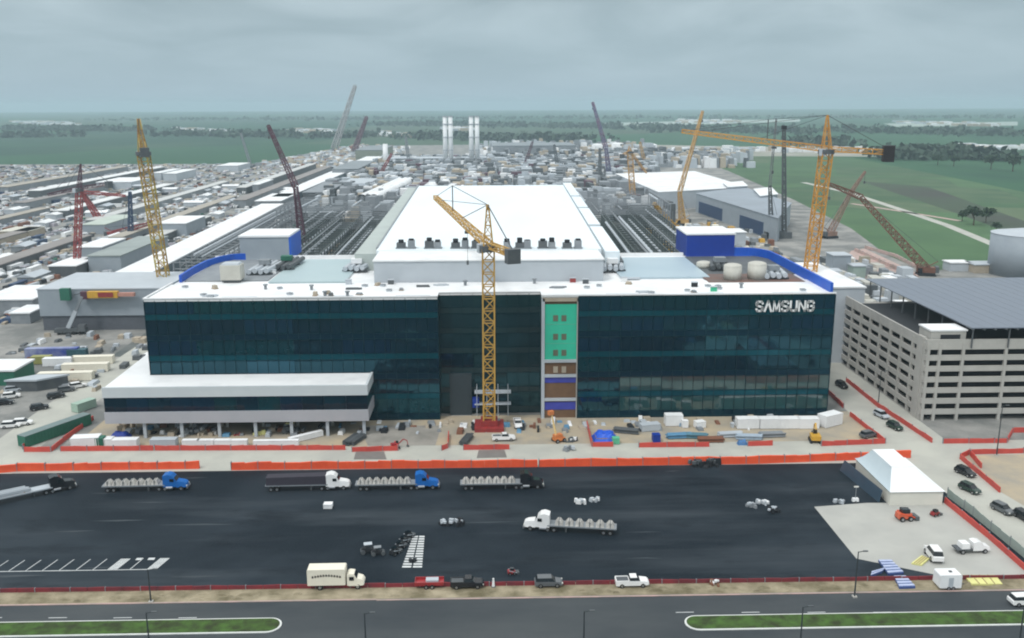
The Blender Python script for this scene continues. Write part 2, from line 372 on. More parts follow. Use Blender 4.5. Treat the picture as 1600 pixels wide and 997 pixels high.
# grassed medians with a white kerb
def median(px_end,px_side,yt,yb,sgn):
    xe=G(px_end,(yt+yb)/2)[0]; y1=G(px_end,yt)[1]; y0=G(px_end,yb)[1]; r=(y1-y0)/2; xo=G(px_side,yb)[0]
    def outline(g):
        P=[(xo,y0-g),(xe-sgn*r,y0-g)]; 
        for i in range(1,12):
            a=-math.pi/2+math.pi*i/12; P.append((xe-sgn*r+sgn*math.cos(a)*(r+g),(y0+y1)/2+math.sin(a)*(r+g)))
        return P+[(xe-sgn*r,y1+g),(xo,y1+g)]
    struct('median_kerb',MB().prism(outline(0),0,.15),KERB)
    struct('median_grass',MB().prism(outline(-.32),.02,.22),GRASS)
median(440,-200,966,989,1); median(1070,1800,963,986,-1)
# painted marks
mk=MB()
for i in range(-1,4): a=G(-76+i*101.5+50,966); mk.box(a[0],a[1],.02,a[0]+3,a[1]+.16,.024)
struct('lane_marking',mk,WPAINT); mk=MB()
for i in range(6): a=G(1056+i*103,957.5); mk.box(a[0],a[1],.02,a[0]+3,a[1]+.16,.024)
struct('lane_marking',mk,WPAINT)
sm=MB(); y0,y1=153.4,157.6
sm.box(-92,y0-.1,.03,-61.8,y0+.1,.038)
for i in range(9):
    x=-91+i*3.02; 
    if x<-70.5: sm.quad_box([(x,y0,.03),(x+.16,y0,.03),(x+1.1,y1,.03),(x+.94,y1,.03),(x,y0,.038),(x+.16,y0,.038),(x+1.1,y1,.038),(x+.94,y1,.038)])
for x in (-70,-62.8):
    for j in range(6):
        xx=x-.2+j*.30; sm.quad_box([(xx,y0,.03),(xx+.22,y0,.03),(xx+1.2,y1,.03),(xx+.98,y1,.03),(xx,y0,.038),(xx+.22,y0,.038),(xx+1.2,y1,.038),(xx+.98,y1,.038)])
x=-66.2; sm.quad_box([(x,y0,.03),(x+.16,y0,.03),(x+1.1,y1,.03),(x+.94,y1,.03),(x,y0,.038),(x+.16,y0,.038),(x+1.1,y1,.038),(x+.94,y1,.038)])
sm.box(-66.4,157.0,.03,-65.2,157.8,.038); sm.box(-64.2,157.0,.03,-63,157.8,.038)
struct('stall_markings',sm,WPAINT)
# hatched unpaved island in the middle of the lot
hm=MB(); a=G(628,887); b=G(662,887); c=G(665,838); d=G(645,838)
for i in range(13):
    t=i/12.5; t2=t+.05
    for u0 in (0,.5):
        u1=u0+.42
        def q(t,u): 
            l=(a[0]+(d[0]-a[0])*t,a[1]+(d[1]-a[1])*t); r=(b[0]+(c[0]-b[0])*t,b[1]+(c[1]-b[1])*t)
            return (l[0]+(r[0]-l[0])*u,l[1]+(r[1]-l[1])*u)
        hm.sheet([q(t,u0),q(t,u1),q(t2,u1),q(t2,u0)],.036)
struct('island_markings',hm,WPAINT)
# worn pale drag marks in the asphalt
rr=random.Random(11); wm=MB()
STREAK=mat('dusty_asphalt',(.045,.056,.066),.7,c2=(.022,.032,.04),scale=.2,amt=1,stretch=(.2,1,1))
for i in range(16):
    x=rr.choice([rr.uniform(-95,-55),rr.uniform(-95,60)]); y=rr.uniform(150,196); l=rr.uniform(4,16); h=rr.uniform(.12,.6)
    wm.sheet([(x,y),(x+l*.5,y-h),(x+l,y+rr.uniform(-.3,.3)),(x+l*.6,y+h)],.0345)
struct('drag_marks',wm,STREAK)

# ================================================================== OFFICE BUILDING
RH=33.5
YF=233.0
off=thing('office_building','long dark teal glass office block with white roof and lettered right wing','office building',(0,YF,0),world=True)
def ob(mb,name,m,label=None,parent=off,smooth=False):
    o=mb.build(name,m,parent,smooth)
    if label: o['label']=label
    return o
NFL=6; FH=(RH-.5)/NFL
XL,XC0,XC1,XB,XR=-89.5,-14.0,13.0,22.6,90.0
core=MB().box(XL+.5,YF+.6,0,XC0-.05,297,RH-.6).box(XC0-.05,YF+5.6,0,XB+.05,297,RH-.62).box(XB+.05,YF+.6,0,XR-.5,297,RH-.6)
ob(core,'wall',mat('dark_teal_wall',(.004,.02,.028),.5,scale=.1))
# white roof with an upstand, leaving sunk glazed courts as separate pieces
rf=MB().box(XL,YF,RH-.6,XC0,253,RH).box(XC0,YF+5,RH-.6,XC1,253,RH-.003).box(XC1,YF+.8,RH-.6,XR,253,RH-.002)
rf.box(XL,253,RH-.6,XR,297,RH-.25)
ob(rf,'roof',WHITE)
for x_ in (-70,-45,-25,30,52,74):
    ob(MB().box(x_,YF+1.4,RH,x_+9,YF+2.4,RH+.09),'walkway_pad',LGREY)
cop=MB().box(XL-.1,YF-.15,RH,XC0,YF+.35,RH+.35).box(XC0,YF+4.9,RH,XC1,YF+5.3,RH+.3).box(XC1,YF-.15,RH,XR+.1,YF+.35,RH+.35).box(XL-.1,YF+.35,RH,XL+.4,255,RH+.35).box(XL,296.6,RH-.25,63,297.1,RH+.9)
ob(cop,'parapet',WHITE)
def wing(x0,x1,nb,y,glass,span,seed,low=None):
    rr=random.Random(seed); bw=(x1-x0)/nb
    for fl in range(NFL):
        z=.5+fl*FH
        spm=span[(fl+seed)%2] if not callable(span) else span(fl)
        ob(MB().box(x0,y+.06,z-.5 if fl==0 else z-.02,x1,y+.5,z+1.5),'spandrel',spm)
        for b in range(nb):
            g=rr.choice(glass) if not (low and fl<2 and b>=low) else LOWGL
            if not low and not callable(span) and fl in (2,4) and rr.random()<.6: g=GLASS[3]
            xa_,xb_=x0+b*bw+.04,x0+(b+1)*bw-.04; q=[y+.14+rr.uniform(-.04,.04) for _ in range(3)]; q.append(q[0]+q[2]-q[1])
            ob(MB().quad_box([(xa_,q[0],z+1.5),(xb_,q[1],z+1.5),(xb_,y+.5,z+1.5),(xa_,y+.5,z+1.5),(xa_,q[3],z+FH-.02),(xb_,q[2],z+FH-.02),(xb_,y+.5,z+FH-.02),(xa_,y+.5,z+FH-.02)]),'window',g)
    mm=MB(); n=int((x1-x0)/2.75)
    for i in range(n+1):
        x=x0+(x1-x0)*i/n; t=.035 if i%4 else .07
        mm.box(x-t,y-.06,.1,x+t,y+.11,RH-.3)
    for fl in range(NFL+1):
        mm.box(x0,y-.03,.5+fl*FH-.10,x1,y+.055,.5+fl*FH+.04); 
        if fl<NFL: mm.box(x0,y-.03,.5+fl*FH+1.46,x1,y+.055,.5+fl*FH+1.58)
    ob(mm,'mullion_grid',MULL)
wing(XL,XC0,6,YF,GLASS,(SPAN,SPAN2),1)
wing(XC1+9.6,XR,6,YF,GLASS,(SPAN2,SPAN),2,low=1)
wing(XC0+.05,XC1-.05,3,YF+5,[CGLASS],(CSPAN,CSPAN),3)
# side faces of the wings
for x,s in ((XR,1),(XL,-1)):
    sb=MB(); 
    for fl in range(NFL):
        z=.5+fl*FH; sb.box(min(x,x-s*.5),YF+.5,z,max(x,x-s*.5),296.5,z+1.45); sb.box(min(x-s*.12,x-s*.5),YF+.5,z+1.45,max(x-s*.12,x-s*.5),296.5,z+FH)
    sb.box(min(x,x-s*.5),YF+.5,0,max(x,x-s*.5),296.5,.5)
    ob(sb,'side_glazing',GLASS[0])
    fn=MB()
    for fl in range(NFL*2): fn.box(min(x,x+s*.35),YF+.6,.4+fl*FH/2,max(x,x+s*.35),YF+2.2,.4+fl*FH/2+1.2)
    ob(fn,'corner_louvre',SPAN2)
# returns of the recessed centre
ob(MB().box(XC0-.3,YF+.5,0,XC0,YF+5.1,RH-.05),'return_wall',CSPAN); ob(MB().box(XC1,YF+.9,0,XC1+.3,YF+5.1,RH-.05),'return_wall',CSPAN)
# entrance block and scaffold deck in the recess
ob(MB().box(-11.5,YF+3.6,0,-5.6,YF+4.95,11.5),'entrance_panel',mat('slate_panel',(.03,.045,.055),.6,scale=.3))
sc2=MB()
for x in (-4.2,-1.5,1.5,4.2): sc2.box(x-.08,YF+2.5,0,x+.08,YF+2.66,8.4).box(x-.08,YF+4.6,0,x+.08,YF+4.76,8.4)
sc2.box(-4.8,YF+2.3,6.4,5,YF+4.9,6.6).box(-4.8,YF+2.3,3.2,5,YF+4.9,3.35).box(-4.8,YF+2.3,7.4,5,YF+2.38,7.5)
scf=thing('scaffold','pale scaffold deck standing in the recessed entrance behind the central crane','scaffold',(0,YF+3.6,0),world=True); ob(sc2,'frame',LGREY,parent=scf)
ob(MB().box(-5.4,YF+3.2,2.2,-3.6,YF+3.5,5.2),'blue_sheet',DBLUE,parent=scf)
# exposed bay still without its glass
by=YF+.7
ob(MB().box(XC1+.3,by,0,XB,by+1,RH-.7),'exposed_wall',BROWN,'bare brown and green sheathed bay without glass')
zc=lambda py: V(875,py,YF)[1]
ob(MB().box(XC1+.9,by-.16,zc(566),XB-.35,by-.02,zc(476)),'sheathing_panel',GREENSH)
for za,zb in ((zc(599),zc(590)),(zc(641),zc(629))): ob(MB().box(XC1+.9,by-.14,za,XB-.35,by-.02,zb),'membrane_band',VIOLET)
for za in (zc(590),zc(627),zc(567)):
    ob(MB().box(XC1+.86,by-.5,za,XB-.34,by-.165,za+.8),'floor_edge',LGREY)
for za in (zc(538),zc(508)): ob(MB().box(XC1+.95,by-.2,za,XB-.4,by-.165,za+.16),'floor_edge',mat('pale_mint_strip',(.12,.45,.32),.7,scale=.5))
ob(MB().box(XC1+.0,by-.6,0,XC1+.85,by-.02,RH-.7),'edge_column',LGREY); ob(MB().box(XB-.33,by-.6,0,XB-.01,by-.02,RH-.7),'edge_column',CONC)
ob(MB().box(XC1+.3,YF+.1,RH-1.5,XB,YF+.75,RH-.62),'head_beam',TAN)
for py in (497,526,551):
    for px in (868,881):
        x,z=V(px,py,by); ob(MB().box(x-.65,by-.24,z-.8,x+.65,by-.165,z+.8),'window_opening',mat('muted_brown_opening',(.13,.15,.10),.8,scale=1))
for px in (868,881):
    x,z=V(px,577,by); ob(MB().box(x-.6,by-.24,z-.9,x+.6,by-.03,z+.8),'window_opening',TAN)
# blue membrane penthouse and roof screens
pent=ob(MB().box(63.8,295.3,RH-.25,79.4,313,40.4),'penthouse',DBLUE,'royal blue sheeted roof house')
ob(MB().box(63.5,295.0,40.4,79.7,313.3,40.9),'penthouse_roof',WHITE,parent=off)
pg=ob(MB().box(-81,295.5,RH-.25,-65.2,312,40.6),'penthouse',GREYW,'plain grey sheeted roof house')
ob(MB().box(-81.3,295.2,40.6,-64.9,312.3,41.2),'penthouse_roof',WHITE,parent=off)
ob(MB().box(-65.2,295.4,RH-.25,-64.7,312.2,40.6),'blue_side_sheet',BLUE,parent=off)
def screen(pts,h,name='screen_wall'):
    mb=MB()
    for a,b in zip(pts,pts[1:]):
        d=Vector((b[0]-a[0],b[1]-a[1])).normalized(); n=Vector((-d.y,d.x))*.35
        mb.quad_box([(a[0]-n.x,a[1]-n.y,RH-.2),(b[0]-n.x,b[1]-n.y,RH-.2),(b[0]+n.x,b[1]+n.y,RH-.2),(a[0]+n.x,a[1]+n.y,RH-.2),(a[0]-n.x,a[1]-n.y,RH+h),(b[0]-n.x,b[1]-n.y,RH+h),(b[0]+n.x,b[1]+n.y,RH+h),(a[0]+n.x,a[1]+n.y,RH+h)])
    ob(mb,name,BLUE)
screen([(79.5,296),(84,295.6),(87,293.2),(88.9,289),(89.3,280),(89.4,260),(89.4,234.5)],2.6)
screen([(-87.8,257),(-88.3,270),(-88,282),(-86,290),(-83,294.5),(-79,296)],1.9)
# glazed courts, machine decks
ob(MB().box(-62.5,254.5,RH-.2,-41,293,RH+.25),'skylight_deck',mat('pale_court_cover',(.40,.50,.52),.35,c2=(.33,.44,.47),scale=.08))
ob(MB().box(37,257,RH-.2,62.5,292,RH+.25),'skylight_deck',mat('pale_court_cover2',(.40,.50,.56),.35,c2=(.32,.43,.5),scale=.08))
ob(MB().box(60.5,249.5,RH,87.5,262,RH+.12),'deck',mat('red_brown_deck',(.17,.085,.065),.8,c2=(.13,.10,.09),scale=.2,amt=1),parent=off)
ob(MB().box(63,262.1,RH-.2,88.6,294,RH+.08),'deck',DGREY,parent=off); ob(MB().box(-87,258,RH-.2,-63.5,294,RH+.08),'deck',MGREY,parent=off)
# lettering: strokes in a 1 x 1 cell
LET={'S':[[(.95,.78),(.80,.97),(.2,.97),(.05,.78),(.12,.58),(.88,.42),(.95,.22),(.8,.03),(.2,.03),(.05,.22)]],
 'A':[[(.02,0),(.5,1),(.98,0)]],'M':[[(.04,0),(.12,1),(.5,.05),(.88,1),(.96,0)]],
 'U':[[(.06,1),(.06,.22),(.22,.03),(.78,.03),(.94,.22),(.94,1)]],'N':[[(.06,0),(.06,1),(.94,0),(.94,1)]],
 'G':[[(.94,.8),(.78,.97),(.22,.97),(.06,.78),(.06,.22),(.22,.03),(.78,.03),(.94,.22),(.94,.5),(.55,.5)]]}
xa,za=V(1181,487,YF-.3); xb,zb=V(1275,471,YF-.3)
hh=zb-za; pitch=(xb-xa)/7; lw=pitch*.80; LW=mat('sign_white',(.85,.86,.86),.5,scale=2,amt=.1)
for i,chh in enumerate('SAMSUNG'):
    mb=MB(); x0=xa+i*pitch
    for st in LET[chh]:
        for (p,q) in zip(st,st[1:]):
            P=Vector((x0+p[0]*lw,YF-.42,za+.1+p[1]*hh)); Q=Vector((x0+q[0]*lw,YF-.42,za+.1+q[1]*hh)); d=(Q-P).normalized()
            n=Vector((-d.z,0,d.x))*{'M':.16,'N':.2}.get(chh,.25); P-=d*.18; Q+=d*.18; t=Vector((0,.22,0))
            mb.quad_box([P-n,Q-n,Q-n+t,P-n+t,P+n,Q+n,Q+n+t,P+n+t])
    ob(mb,'sign_letter',LW)

# ---------------------------------------------------------------- front annex
AX0,AX1,AY0,AH=-97.2,-31.4,221.0,13.3
an=thing('annex_building','low annex with white roof and glass band raised on columns before the left wing','annex building',(-60,AY0,0),world=True)
def ab(mb,name,m,label=None): 
    o=mb.build(name,m,an)
    if label:o['label']=label
rfp=[(AX0,AY0),(AX1,AY0),(AX1,YF-.2),(XL-.2,YF-.2),(XL-.2,264),(AX0-1,264)]
ab(MB().prism(rfp,AH-.5,AH),'roof',WHITE)
ab(MB().prism([(AX0+.6,AY0+.6),(AX1-.6,AY0+.6),(AX1-.6,YF-.3),(XL-.3,YF-.3),(XL-.3,263),(AX0-.2,263)],4.3,AH-.5),'wall',GREYW)
ab(MB().box(AX0-.1,AY0-.15,AH-2.3,AX1+.1,AY0+.55,AH+.35).box(AX1-.5,AY0+.55,AH-2.3,AX1+.1,YF-.5,AH+.35),'upper_fascia',mat('pale_fascia',(.56,.60,.62),.5,c2=(.48,.53,.56),scale=.15))
ab(MB().box(AX0-.1,AY0-.15,4.2,AX1+.1,AY0+.58,7.2).box(AX1-.5,AY0+.55,4.2,AX1+.1,YF-.5,7.2),'lower_fascia',mat('grey_fascia',(.40,.40,.43),.5,c2=(.34,.35,.38),scale=.15))
nb=12
for b in range(nb):
    w_=(AX1-AX0)/nb; ab(MB().box(AX0+b*w_+.05,AY0+.1,7.2,AX0+(b+1)*w_-.05,AY0+.58,AH-2.3),'window',random.Random(b).choice(GLASS))
ab(MB().box(AX1-.35,AY0+.6,7.2,AX1-.1,YF-.6,AH-2.3),'side_window',GLASS[2])
for px in (228,285,343,399,455,511,568):
    x=G(px,684)[0]; 
    for y in (AY0+.6,): ab(MB().box(x-.38,y,0,x+.38,y+.76,4.2),'column',LGREY)
for x in (-88,-78.7,-69.4,-60,-51,-42): ab(MB().box(x-.35,229,0,x+.35,229.7,4.2),'column',CONC)

# ---------------------------------------------------------------- fab hall
fab=thing('production_hall','huge flat pale roofed production hall rising behind the office block','factory hall',(0,256,0),world=True)
FHt=40.0
def fb(mb,name,m,label=None):
    o=mb.build(name,m,fab)
    if label:o['label']=label
    return o
fb(MB().box(-32.8,253.7,RH-.2,31.5,262,39.4),'front_wall',LGREY)
fb(MB().box(-33.1,253.4,39.4,31.8,270,39.75),'front_roof',WHITE)
fb(MB().prism([(-34,270),(32.8,270),(38.6,492),(-38,492)],0,FHt),'roof_slab',FABROOF)
fb(MB().prism([(-41,274),(-34.6,274),(-38.8,500),(-44.5,500)],30,38.4),'left_duct_gallery',mat('pale_green_grey_cladding',(.42,.47,.45),.6,c2=(.34,.38,.37),scale=.1))
fb(MB().prism([(-34.5,274),(-34.05,274),(-38.3,500),(-38.7,500)],30,40.3),'gutter',MGREY)
for i,(ya,yb) in enumerate(((272,330),(336,390),(395,440),(446,520))):
    f=lambda y:33.4+(y-270)*.026
    fb(MB().prism([(f(ya)+.8,ya),(f(ya)+5.2,ya),(f(yb)+5.2,yb),(f(yb)+.8,yb)],30,38.9),'right_duct_gallery',FABROOF)
    fb(MB().prism([(f(ya)+5.2,ya),(f(ya)+6.4,ya),(f(yb)+6.4,yb),(f(yb)+5.2,yb)],30,36),'walkway',DGREY)
for (a,b) in ((-33.3,-28),(-27,-18)): pass

# ---------------------------------------------------------------- left block, right connector
lb=thing('service_block','plain grey windowless block left of the office with dark lower storey','building',(-150,338,0),world=True)
MB().box(-168.5,338,5.6,-97,372,15.6).build('upper_wall',GREYW,lb); MB().box(-168,338.6,0,-97.5,371,5.6).build('lower_storey',mat('dark_base_panel',(.10,.11,.13),.7,scale=.3),lb)  # lower storey in its own dark grey
MB().box(-168.8,337.8,15.6,-96.8,372.2,16).build('roof',WHITE if False else LGREY,lb)
rc=thing('link_building','grey windowless link block between glass office and parking garage','building',(116,289,0),world=True)
MB().box(106,284,0,119,330,24.6).build('wall',LGREY,rc); MB().box(105.7,283.7,24.6,119.3,330.3,25.1).build('roof',WHITE,rc); MB().box(90.6,287,9.3,121,290,10.4).build('walkway',LGREY,rc)
MB().box(91,290.2,0,105.8,300,8.6).build('ground_storey',DGREY,rc)

# ---------------------------------------------------------------- parking garage
ga=thing('parking_garage','seven level concrete parking garage with blue grey canopy roof at right','parking garage',(113,228,0),world=True)
GX0,GY0,GX1,GY1=113.0,228.0,215.0,286.0; GN=7; LV=2.95
def gb(mb,name,m,label=None): 
    o=mb.build(name,m,ga)
    if label:o['label']=label
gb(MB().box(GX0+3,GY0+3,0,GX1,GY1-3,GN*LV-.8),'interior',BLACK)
for i in range(GN):
    z=1.7+i*LV
    t=1.45 if i<GN-1 else 2.7
    gb(MB().box(GX0,GY0,z,GX1,GY0+.45,z+t).box(GX0,GY0+.45,z,GX0+.45,GY1,z+t).box(GX0+.45,GY0+.45,z,GX1,GY1,z+.35),'deck',CONC)
TOP=1.7+(GN-1)*LV+2.7
cx=[GX0+.6]+[GX0+3.6,GX0+9.8]+[GX0+9.8+11.3*k for k in range(1,9)]
for x in cx: gb(MB().box(x-.35,GY0-.12,0,x+.35,GY0+.6,TOP-.9),'column',CONC)
for k in range(9): 
    y=GY0+1.2+k*(GY1-GY0-2)/8; gb(MB().box(GX0-.12,y-.4,0,GX0+.6,y+.4,TOP-.9),'column',CONC)
gb(MB().box(GX0-.2,GY0+1.8,0,GX0+.7,GY0+5.2,TOP+.2),'stair_wall',CONC)
gb(MB().box(GX0+1.2,GY0+1.0,TOP-1,GX0+10.5,GY0+7.5,TOP+2.0),'stair_head',CONC); gb(MB().box(GX0+1.0,GY0+.8,TOP+2.0,GX0+10.8,GY0+7.8,TOP+2.4),'stair_roof',WHITE)
gb(MB().box(GX0+3.8,GY0+.9,TOP-.1,GX0+9,GY0+1.02,TOP+1.1),'stair_window',BLACK)
CZ=25.2; CX0,CY0,CX1,CY1=122.5,227,240,295.5
pan=MB().box(CX0+1.2,CY0,CZ,CX1,CY1,CZ+.25); gb(pan,'canopy_roof',mat('blue_grey_solar_roof',(.155,.18,.225),.45,c2=(.13,.155,.20),scale=.06,stretch=(1,.2,1)))
jm=MB(); 
for k in range(34): jm.box(CX0+1.2+k*3.5,CY0,CZ+.25,CX0+1.28+k*3.5,CY1,CZ+.29)
gb(jm,'roof_seam',MGREY)
for k in range(12): gb(MB().box(CX0+1.8+k*9.6,CY0+.4,TOP-2.2,CX0+2.1+k*9.6,CY0+.7,CZ),'canopy_post',DGREY)
for k in range(1,9): gb(MB().box(CX0+1.8,CY0+.4+k*8.2,TOP-2.2,CX0+2.1,CY0+.7+k*8.2,CZ),'canopy_post',DGREY)
st=MB().box(CX0+1.3,CY0+2.6,CZ-.35,CX1,CY0+2.9,CZ-.02)
for k in range(40): st.box(CX0+1.4+k*2.9,CY0-.5,CZ-.34,CX0+1.7+k*2.9,CY0+2.7,CZ-.03)
gb(st,'canopy_frame',DGREY)
# ---------------------------------------------------------------- storage tank behind the garage
tk=thing('storage_tank','large grey cylindrical tank with pale conical top behind the garage','storage tank',(262,438,0),world=True)
MB().tube((262,438,0),(262,438,20),17,n=32).build('shell',GREYW,tk,True); MB().tube((262,438,20),(262,438,22.6),17.2,1.5,n=32).build('roof',LGREY,tk)
# ================================================================== FENCES
def fence(pts,label,m=ORRED,h=1.25,t=.30,group='orange safety fences round the site',z=.03,name='safety_fence',cat='fence',world=None):
    P=[Vector(G(*p)) for p in pts] if world is None else [Vector(p) for p in world]
    o=thing(name,label,cat,(P[0].x,P[0].y,0),group=group,world=True)
    rr=random.Random(len(label)); mb=MB(); ps=MB()
    for a,b in zip(P,P[1:]):
        L_=(b-a).length; n=max(1,int(L_/3)); d=(b-a).normalized(); nn=Vector((-d.y,d.x))*t/2
        for i in range(n):
            p=a.lerp(b,i/n); q=a.lerp(b,(i+1)/n-.0004); hh=h*rr.uniform(.88,1.08); h2=h*rr.uniform(.88,1.08)
            mb.quad_box([(p.x-nn.x,p.y-nn.y,z),(q.x-nn.x,q.y-nn.y,z),(q.x+nn.x,q.y+nn.y,z),(p.x+nn.x,p.y+nn.y,z),
              (p.x-nn.x*.7,p.y-nn.y*.7,z+hh),(q.x-nn.x*.7,q.y-nn.y*.7,z+h2),(q.x+nn.x*.7,q.y+nn.y*.7,z+h2),(p.x+nn.x*.7,p.y+nn.y*.7,z+hh)])
            if i%2==0: ps.rbox(p.x,p.y,0,.12,t+.12,h+(.25 if h>1 else .05))
    mb.build('panel',m,o); ps.build('post_row',MGREY,o); return o
fence([(-60,744),(28,736),(312,732)],'bright orange fence along the lot edge left of the entry gap',ORANGE,1.75,.7)
fence([(362,734),(840,729)],'bright orange fence between the lot and road, from gap to central crane',ORANGE,1.75,.7)
fence([(842,729),(1185,724),(1422,715)],'bright orange fence between the lot and road before the right wing',ORANGE,1.75,.7)
fence([(95,705),(240,704)],'red orange fence in front of the white dumpster and blue tarp')
fence([(242,704),(540,703)],'red orange fence along the road below the raised annex')
fence([(38,706),(80,706),(108,684),(146,656)],'red orange fence looping right of the long green container')
fence([(36,702),(70,676)],'short red fence left of the long green container')
fence([(550,706),(622,704),(617,696)],'red fence beside the sandy patch right of the annex')
fence([(690,704),(700,700),(701,680)],'short red fence corner left of the central crane')
fence([(724,703),(796,702)],'short red fence directly in front of the central crane')
fence([(917,664),(925,698),(958,698)],'red fence corner around the royal blue tarp pile')
fence([(998,699),(1108,698)],'red fence in front of the blue pipe bundles')
fence([(1168,697),(1207,696)],'very short red fence right of the blue pipe bundles')
fence([(1283,697),(1383,693),(1328,650)],'red fence wedge at the road corner by the right wing')
fence([(1318,638),(1292,613)],'short red fence beside the right corner of the glass office')
fence([(1322,596),(1370,635),(1456,692)],'long red fence along the foot of the garage')
fence([(1473,693),(1573,692),(1582,676),(1640,675)],'red stepped fence in front of the garage facade')
fence([(1640,707),(1515,710),(1500,717),(1562,770)],'red fence around the sandy plot at the right edge')
fence([(1516,712),(1533,732)],'short inner red fence at the corner of the sandy plot')
fence([(1476,786),(1545,842),(1640,926)],'red fence between the concrete pad and the east road')
fence([(1336,392),(1434,436)],'faded red fence along the far gravel lot beside the green field',PINK,1.6,1.2)
fence([(1352,388),(1400,402),(1450,428)],'faded red fence at the field edge behind the far gravel lot',PINK,1.6,1.2)
fence(None,'dark red silt fence along the near edge of the asphalt lot',DKRED,.75,.25,world=[(-140,146.2),(96,145.4)],name='silt_fence')
fence([(1480,776),(1520,806),(1610,880)],'pale green mesh fence beside the east road',mat('pale_mesh',(.34,.42,.38),.7,scale=.5),1.9,.08,name='mesh_fence')
# sand plot ground at right
struct('sand_plot',MB().sheet(gp([(1506,712),(1700,708),(1700,850),(1562,768)]),.03),PLAZA)

# ================================================================== CRANES
def tower_crane(label,base,top,apex,jib,cj,wm=2.2,m=YEL,mj=None,cw=DGREY,struts=(),jw=1.8,basem=RED,tie=True,cs=1.0):
    """base,top,apex: points on the mast; jib, cj: tips"""
    B,T,A,J,C=map(Vector,(base,top,apex,jib,cj)); mj=mj or m
    o=thing('tower_crane',label,'crane',B,group='tower cranes',world=True)
    hM=(T-B).length; MB().lattice(B,T,wm,wm,max(6,int(hM/3)),.40,.25).build('mast',m,o)
    MB().rbox(B.x,B.y,0,wm*2.6,wm*2.6,1.0).rbox(B.x,B.y,1,wm*1.5,wm*1.5,1.4).build('base',basem,o)
    MB().tube(T-Vector((0,0,.7)),T+Vector((0,0,.7)),wm*.8,n=14).build('slewing_ring',DGREY,o)
    MB().lattice(T+Vector((0,0,.6)),A,wm*.8,.4,4,.26,.15).build('tower_head',mj if mj is not YEL else MGREY,o)
    d=(J-T); MB().lattice(T+Vector((0,0,.9)),J,jw,jw*.6,max(8,int(d.length/3)),.26,.17).build('jib',mj,o)
    d2=(C-T); MB().lattice(T+Vector((0,0,.9)),C,jw*.8,jw*.8,4,.3,.18).build('counter_jib',mj,o)
    MB().rbox(C.x,C.y,C.z-1.6*cs-.6,3.2*cs,2.2*cs,3.4*cs,math.atan2(d2.y,d2.x)+math.pi/2).build('counterweight',cw,o)
    dn=d.normalized(); side=Vector((-dn.y,dn.x,0))*1.6
    c0=T+side+dn*1.2; MB().rbox(c0.x,c0.y,T.z-1.2,2.0,1.6,2.2,math.atan2(dn.y,dn.x)).build('operator_cab',LGREY,o)
    if tie:
        ty=MB(); ty.beam(A,T.lerp(J,.45)+Vector((0,0,1.2)),.16); ty.beam(A,T.lerp(J,.85)+Vector((0,0,1)),.14); ty.beam(A,C+Vector((0,0,1)),.2); ty.build('tie_rod',DGREY,o)
    for s in struts:
        p=T.lerp(J,s)+Vector((0,0,1)); MB().beam(p,p+Vector((0,0,7)),.3).beam(p+Vector((0,0,7)),A,.14).beam(p+Vector((0,0,7)),J,.12).build('jib_strut',DGREY,o)
    tr=T.lerp(J,.35); hk=MB(); hk.box(tr.x-.7,tr.y-.7,tr.z-1.5,tr.x+.7,tr.y+.7,tr.z-.8).beam(tr-Vector((0,0,1.4)),tr-Vector((0,0,9)),.1).rbox(tr.x,tr.y,tr.z-10,.6,.6,1.1); hk.build('trolley_hook',DGREY,o)
    return o
def at_y(px,py,y): a=V(px,py,y); return Vector((a[0],y,a[1]))
yc=G(763,668)[1]
tower_crane('yellow tower crane on a red base standing before the recessed glass centre',(-.9,yc,0),at_y(763,388,yc),at_y(762,320,yc),G3(680,308,54.5),G3(801,397,48),2.9,mat('ochre_crane',(.55,.33,.07),.5,c2=(.36,.2,.05),scale=.8),struts=(.62,),jw=1.7)
yr=312; xb,zb2=V(1274,430,yr)
tower_crane('tall orange yellow tower crane with dark counterweight behind the right wing',(V(1262,500,yr)[0]-2,yr,0),at_y(1291,237,yr),at_y(1293,180,yr),G3(1066,205,72.5),G3(1388,238,66),3.4,mat('amber_crane',(.62,.30,.05),.5,c2=(.42,.19,.03),scale=.8),cw=mat('black_counterweight',(.02,.018,.02),.8,scale=1),struts=(.4,),jw=1.9,cs=1.55)
yl=362
tower_crane('olive yellow tower crane with jib pointing away, behind the grey service block',(V(262,500,yl)[0]+1,yl,0),at_y(224,240,yl),at_y(216,186,yl),at_y(217,192,yl+40)+Vector((0,0,1)),at_y(226,236,yl-12),3.6,mat('olive_crane',(.45,.36,.05),.5,c2=(.30,.13,.03),scale=.25,amt=1),cw=DGREY,jw=2.2)
